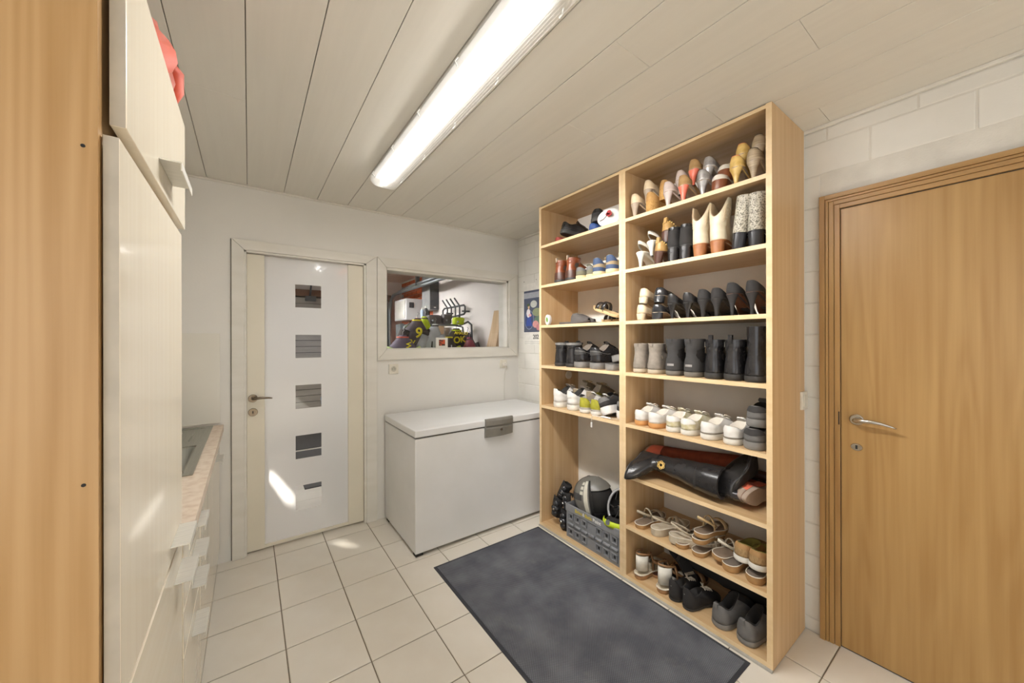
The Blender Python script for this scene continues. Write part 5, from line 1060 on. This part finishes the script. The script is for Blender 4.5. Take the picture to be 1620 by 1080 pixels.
# boiler, cabinet, shelf with small things
bo_ = thing('wall_boiler', 'white wall boiler beside the orange brick in the garage', 'boiler', (2.05, 5.6, 1.72))
box('casing', 1.93, 2.224, 5.42, 5.95, 1.73, 2.06, M_frz, bo_, W=True, bevel=.01); box('gauge', 1.98, 2.05, 5.412, 5.42, 1.92, 2.0, M_gdk, bo_, W=True); box('front_panel', 1.922, 1.93, 5.45, 5.92, 1.76, 2.03, M_trim, bo_, W=True, bevel=.004)
for y in (5.5, 5.6, 5.7): MB().tube([(2.1, y, 1.73), (2.1, y, 1.25)], .011, 8).build('pipe', M_bronze, bo_, W=True)
cb = thing('wall_cupboard', 'narrow grey metal wall cupboard on the garage wall', 'cupboard', (2.17, 5.0, 1.88))
box('body', 2.09, 2.228, 4.90, 5.19, 1.86, 2.44, mk('grey_lacquer', '#8f8f8e', .5), cb, W=True, bevel=.004); box('end_panel', 2.092, 2.226, 4.893, 4.90, 1.865, 2.435, M_gdk, cb, W=True); box('hinge', 2.15, 2.18, 4.888, 4.893, 1.885, 1.9, M_trim, cb, W=True)
tb = thing('wall_tablet', 'black rectangular panel hung on the brick wall in the garage', 'panel', (2.2, 5.3, 1.7)); box('frame', 2.20, 2.226, 5.21, 5.39, 1.70, 2.0, M_dark, tb, W=True, bevel=.008); box('screen', 2.197, 2.20, 5.225, 5.375, 1.73, 1.98, M_gdk, tb, W=True)
sf = thing('wall_shelf', 'white shelf with bottles below the boiler in the garage', 'shelf', (2.08, 5.0, 1.60)); box('board', 1.93, 2.226, 4.72, 5.41, 1.64, 1.665, M_trim, sf, W=True)
for y in (4.75, 5.05, 5.36): box('bracket', 2.05, 2.226, y, y + .02, 1.56, 1.64, M_trim, sf, W=True)
box('back_rail', 2.21, 2.226, 4.72, 5.41, 1.45, 1.64, M_trim, sf, W=True)
def can(x, y, z, r, h, mat, label, name='spray_can'):
    q = thing(name, label, 'bottle', (x, y, z), 'bottles on the garage shelf'); MB().loft([ell(x, y, z, r, r, 14), ell(x, y, z + h*.8, r, r, 14), ell(x, y, z + h*.88, r*.6, r*.6, 14)]).build('can', mat, q, W=True)
    MB().loft([ell(x, y, z + h*.88, r*.5, r*.5, 10), ell(x, y, z + h, r*.45, r*.45, 10)]).build('cap', M_trim, q, W=True)
can(1.99, 4.80, 1.665, .028, .23, M_gdk, 'dark spray can on the garage shelf'); can(1.97, 4.88, 1.665, .025, .21, mk('pale_blue', '#aebfd6', .5), 'pale blue bottle on the garage shelf'); can(1.97, 5.08, 1.665, .035, .09, mk('orange_tin', '#cf6a44', .5), 'small orange tin on the garage shelf', 'paint_tin')
for nm, a, c_, lb in (('cardboard_box', (1.93, 2.12, 4.50, 4.70, 1.50, 1.66), '#c7a988', 'brown cardboard box behind the hanging jerseys'), ('yellow_tin', (1.86, 1.92, 4.74, 4.86, 1.52, 1.62), '#e0cf3e', 'yellow tin under the garage shelf'), ('wash_unit', (1.80, 1.98, 5.3, 5.5, 1.2, 1.66), '#5b6163', 'grey tool box standing under the boiler')):
    q = thing(nm, lb, 'box', ((a[0]+a[1])/2, (a[2]+a[3])/2, a[4])); mt = mk(nm, c_, .6); b_ = box('body', *a[:5], a[5] - .012, mt, q, W=True, bevel=.004); box('lid', a[0] - .003, a[1] + .003, a[2] - .003, a[3] + .003, a[5] - .012, a[5], mt, q, W=True, bevel=.003)
    box('stand', a[0] + .02, a[1] - .02, a[2] + .02, a[3] - .02, 0, a[4], M_gdk, q, W=True)
# wooden plank leaning on the wall
M_pine = wood('rough_pine', '#cdb394', '#b49872', 'z', .7, 1.0)
pk = []
for z_, yc, wy, xf in ((.0, 3.64, .20, .30), (1.2, 3.40, .20, .10), (1.55, 3.335, .17, .055), (1.745, 3.305, .125, .045)):
    X1 = XR - xf + .04; pk.append([(X1 - .042, yc - wy/2, z_), (X1, yc - wy/2, z_), (X1, yc + wy/2, z_), (X1 - .042, yc + wy/2, z_)])
tag(MB().loft(pk).build('wooden_plank', M_pine, bevel=.003), 'rough pine plank leaning against the garage wall behind the window', 'plank')
# tubular bike carrier on the wall
bc = thing('bike_carrier', 'grey tubular bike carrier with four prongs on the garage wall', 'carrier', (2.2, 4.2, 1.75))
X = 2.13; lo = [(X, 3.96, 1.74), (X, 3.93, 1.76), (X, 3.93, 1.83), (X, 3.96, 1.85), (X, 4.5, 1.845), (X, 4.55, 1.82), (X, 4.55, 1.74), (X, 4.5, 1.715), (X, 4.2, 1.725)]
MB().tube(lo, .012, 8, closed=True).build('loop', M_gdk, bc, W=True, smooth=True)
for k in range(4):
    y = 4.05 + .115*k; MB().tube([(X - .01, y, 1.70), (X - .01, y, 1.845), (X - .04, y + .085, 1.95)], .010, 8).build('prong', M_gdk, bc, W=True, smooth=True)
for y in (4.0, 4.45): MB().tube([(X, y, 1.78), (XR - .001, y, 1.78)], .010, 8).build('wall_stub', M_gdk, bc, W=True)
MB().tube([(2.1, 4.02, 1.72), (2.1, 4.0, 1.60), (2.1, 3.80, 1.64), (2.1, 3.72, 1.60), (2.1, 3.70, 1.3), (2.1, 3.70, .3)], .012, 8).build('arm', M_gdk, bc, W=True, smooth=True)
# clothes rail with hanging cycling clothes
rk = thing('clothes_rack', 'grey tubular clothes rack behind the garage window', 'rack', (1.65, 3.85, 0))
MB().tube([(1.36, 3.90, 1.33), (1.37, 3.90, 1.57), (1.42, 3.90, 1.60), (1.98, 3.90, 1.60), (2.08, 3.90, 1.58), (2.12, 3.90, 1.3)], .012, 8).build('rail', M_gmet, rk, W=True, smooth=True)
for x in (1.36, 2.12): MB().tube([(x, 3.90, 1.33 if x < 2 else 1.3), (x, 3.90, .03)], .014, 8).build('post', M_gmet, rk, W=True); 
for x in (1.36, 2.12): box('foot', x - .03, x + .03, 3.65, 4.15, 0, .03, M_gdk, rk, W=True)
def garment(x, y, zt, w_, label, cat, body, sleeve, trim, slant=0, txt=None, name='cycling_jersey', n=22):
    """hanging garment: collar, sloping shoulders, draped body and two sleeves"""
    r = thing(name, label, cat, (x, y, zt - .75), 'clothes on the garage rack'); rg = []
    for i, (dz, fw, fd) in enumerate(((0, .22, .55), (-.025, .34, .75), (-.06, .72, 1), (-.10, .98, 1.1), (-.18, 1.0, 1.1), (-.35, .93, 1.1), (-.55, .97, 1.15), (-.72, 1.02, 1.2))):
        rg.append([(x + slant*dz + w_*.58*fw*math.cos(a) * (1 + .03*math.sin(6*a + i)), y + .055*fd*math.sin(a)*(1 + (.12 if i > 3 else 0)*math.sin(7*a + i*.6)), zt + dz - .10*abs(math.cos(a))*(1 if 1 < i < 4 else 0)*fw*.5) for a in [2*PI*k/n for k in range(n)]])
    MB().loft(rg).build('body', body, r, smooth=True, W=True)
    for s_ in (-1, 1):
        c0 = Vector((x + s_*w_*.44 - slant*.12, y - .01, zt - .13)); pts = [c0, c0 + Vector((s_*.05, -.01, -.12)), c0 + Vector((s_*.075, -.02, -.30)), c0 + Vector((s_*.08, -.03, -.46))]
        MB().tube(pts, [.055, .058, .05, .042], 10).build('sleeve', sleeve, r, smooth=True, W=True)
    MB().tube([Vector(p) + Vector((0, 0, .003)) for p in rg[1][::2]], .008, 6, closed=True).build('collar', trim, r, smooth=True, W=True)
    MB().tube([(x, y, zt - .01), (x, y, zt + .03), (x + .015, y, zt + .05), (x + .0, y, zt + .065)], .003, 6).build('hanger_hook', M_gmet, r, W=True)
    RM = Matrix(((1, 0, 0, 0), (0, 0, -1, 0), (0, 1, 0, 0), (0, 0, 0, 1)))
    for b_, sz, dx, dz, mt, rot in (txt or []):
        text('print', b_, sz, Matrix.Translation((x + dx + slant*dz, y - .078, zt + dz)) @ RM @ Matrix.Rotation(rot, 4, 'Z'), mt, r, W=True, extr=.004, bold=True)
J_dk = mk('jersey_charcoal', '#534b50', .7); J_ne = mk('neon_yellow', '#c4d92c', .6, col2='#aec11d'); J_pl = mk('jersey_plum', '#6a6072', .7); J_co = mk('coral_piping', '#e2735c', .6); J_gr = mk('grey_shell', '#b9bcc0', .5)
J_or = mk('orange_cloth', '#e2682c', .6); J_ye = mk('yellow_print', '#e4d62e', .6); J_bk = mk('jersey_black', '#3c3735', .7); J_rd = mk('maroon_cloth', '#8a3848', .5); J_lm = mk('pale_lime', '#cfe39a', .6)
garment(1.255, 3.62, 1.475, .28, 'plum grey jersey with coral piping and lime sleeves, leftmost on the rack', 'jersey', J_pl, J_lm, J_co, 0, [('WIZZ', .07, .03, -.16, J_ye, -PI/2)])
garment(1.45, 3.72, 1.655, .24, 'charcoal jersey with big yellow 9 on the garage rack', 'jersey', J_dk, J_bk, J_ye, .25, [('9', .15, .02, -.16, J_ye, -.2), ('STV', .075, -.06, -.25, J_ye, -.2), ('WIZ', .07, .0, -.36, J_ye, -PI/2)])
garment(1.585, 3.86, 1.685, .20, 'neon yellow rain jacket on the garage rack', 'jacket', J_ne, J_ne, J_dk, .3)
garment(1.64, 3.70, 1.60, .19, 'pale grey shell jacket hanging beside the neon jacket', 'jacket', J_gr, J_gr, J_bk, .35)
garment(1.735, 3.56, 1.475, .17, 'black jersey with white lettering hanging behind the small frame', 'jersey', J_bk, J_ne, J_ye, 0, [('L', .07, .0, -.13, J_gr, 0), ('C', .06, .01, -.21, J_gr, 0)])
garment(1.905, 3.72, 1.555, .27, 'black jersey with yellow lettering and an orange stripe', 'jersey', J_bk, J_or, J_ne, 0, [('OK', .10, .0, -.13, J_ye, .1), ('AMAGO', .045, .02, -.055, J_ye, -.05)])
garment(1.985, 3.56, 1.455, .16, 'maroon padded vest at the right end of the rack', 'vest', J_rd, J_rd, J_dk, 0, name='padded_vest')
garment(2.09, 3.80, 1.51, .20, 'dark grey coat at the right end of the rack', 'coat', J_dk, J_dk, J_dk, 0, name='winter_coat')
def satchel(x, y, z, w_, d_, h, mat, label, name='bike_bag'):
    q = thing(name, label, 'bag', (x, y, z), 'bags on the clothes rack')
    rg = [[(x + w_/2*f*a, y + d_/2*f*b, z + h*t_) for a, b in ((-1, -.7), (-.7, -1), (.7, -1), (1, -.7), (1, .7), (.7, 1), (-.7, 1), (-1, .7))] for t_, f in ((0, .8), (.12, 1), (.7, 1.0), (.95, .9), (1, .7))]
    MB().loft(rg).build('bag_body', mat, q, W=True, smooth=False, bevel=.01)
    MB().ribbon([(x - w_*.45, y - d_*.52, z + h*.75), (x, y - d_*.56, z + h*.6), (x + w_*.45, y - d_*.52, z + h*.75)], (0, 0, 1), h*.35, .004).build('flap', mat, q, W=True)
    MB().tube([(x - w_*.2, y - d_*.58, z + h*.45), (x - w_*.2, y - d_*.6, z + h*.3)], .012, 8).build('buckle', M_gmet, q, W=True)
M_pan = mk('pannier_cloth', '#6a6567', .7)
satchel(1.74, 3.98, 1.61, .17, .12, .105, M_pan, 'dark grey bike bag on the rack left of the bike carrier'); satchel(1.90, 3.98, 1.61, .11, .12, .12, M_pan, 'dark grey bike bag on the rack below the carrier loop')
satchel(1.625, 3.98, 1.61, .05, .1, .06, J_bk, 'small black saddle bag on the rack'); satchel(2.00, 3.86, 1.605, .13, .08, .085, J_ne, 'neon yellow rain cover bundled on the rack')
# small picture frame on the window sill
pf = thing('picture_frame', 'small white picture frame standing on the window sill', 'frame', (1.395, YB + .03, WZ0 + .006)); 
fm = MB(); x0, x1, z0, z1, yy = 1.345, 1.455, WZ0 + .006, WZ0 + .096, YB + .028
for a in ((x0, x0 + .024, z0, z1), (x1 - .024, x1, z0, z1), (x0 + .024, x1 - .024, z0, z0 + .018), (x0 + .024, x1 - .024, z1 - .018, z1)): fm.box(a[0], a[1], yy, yy + .012, a[2], a[3])
fm.build('frame', M_trim, pf, W=True); box('picture', x0 + .022, x1 - .022, yy + .005, yy + .009, z0 + .016, z1 - .016, mk('frame_print', '#b4502e', .5, col2='#3a2a22', scale=(45, 45, 45), rlo=.45, rhi=.55), pf, W=True)
box('strut', 1.395, 1.405, yy + .012, yy + .024, z0, z0 + .06, M_gdk, pf, W=True)
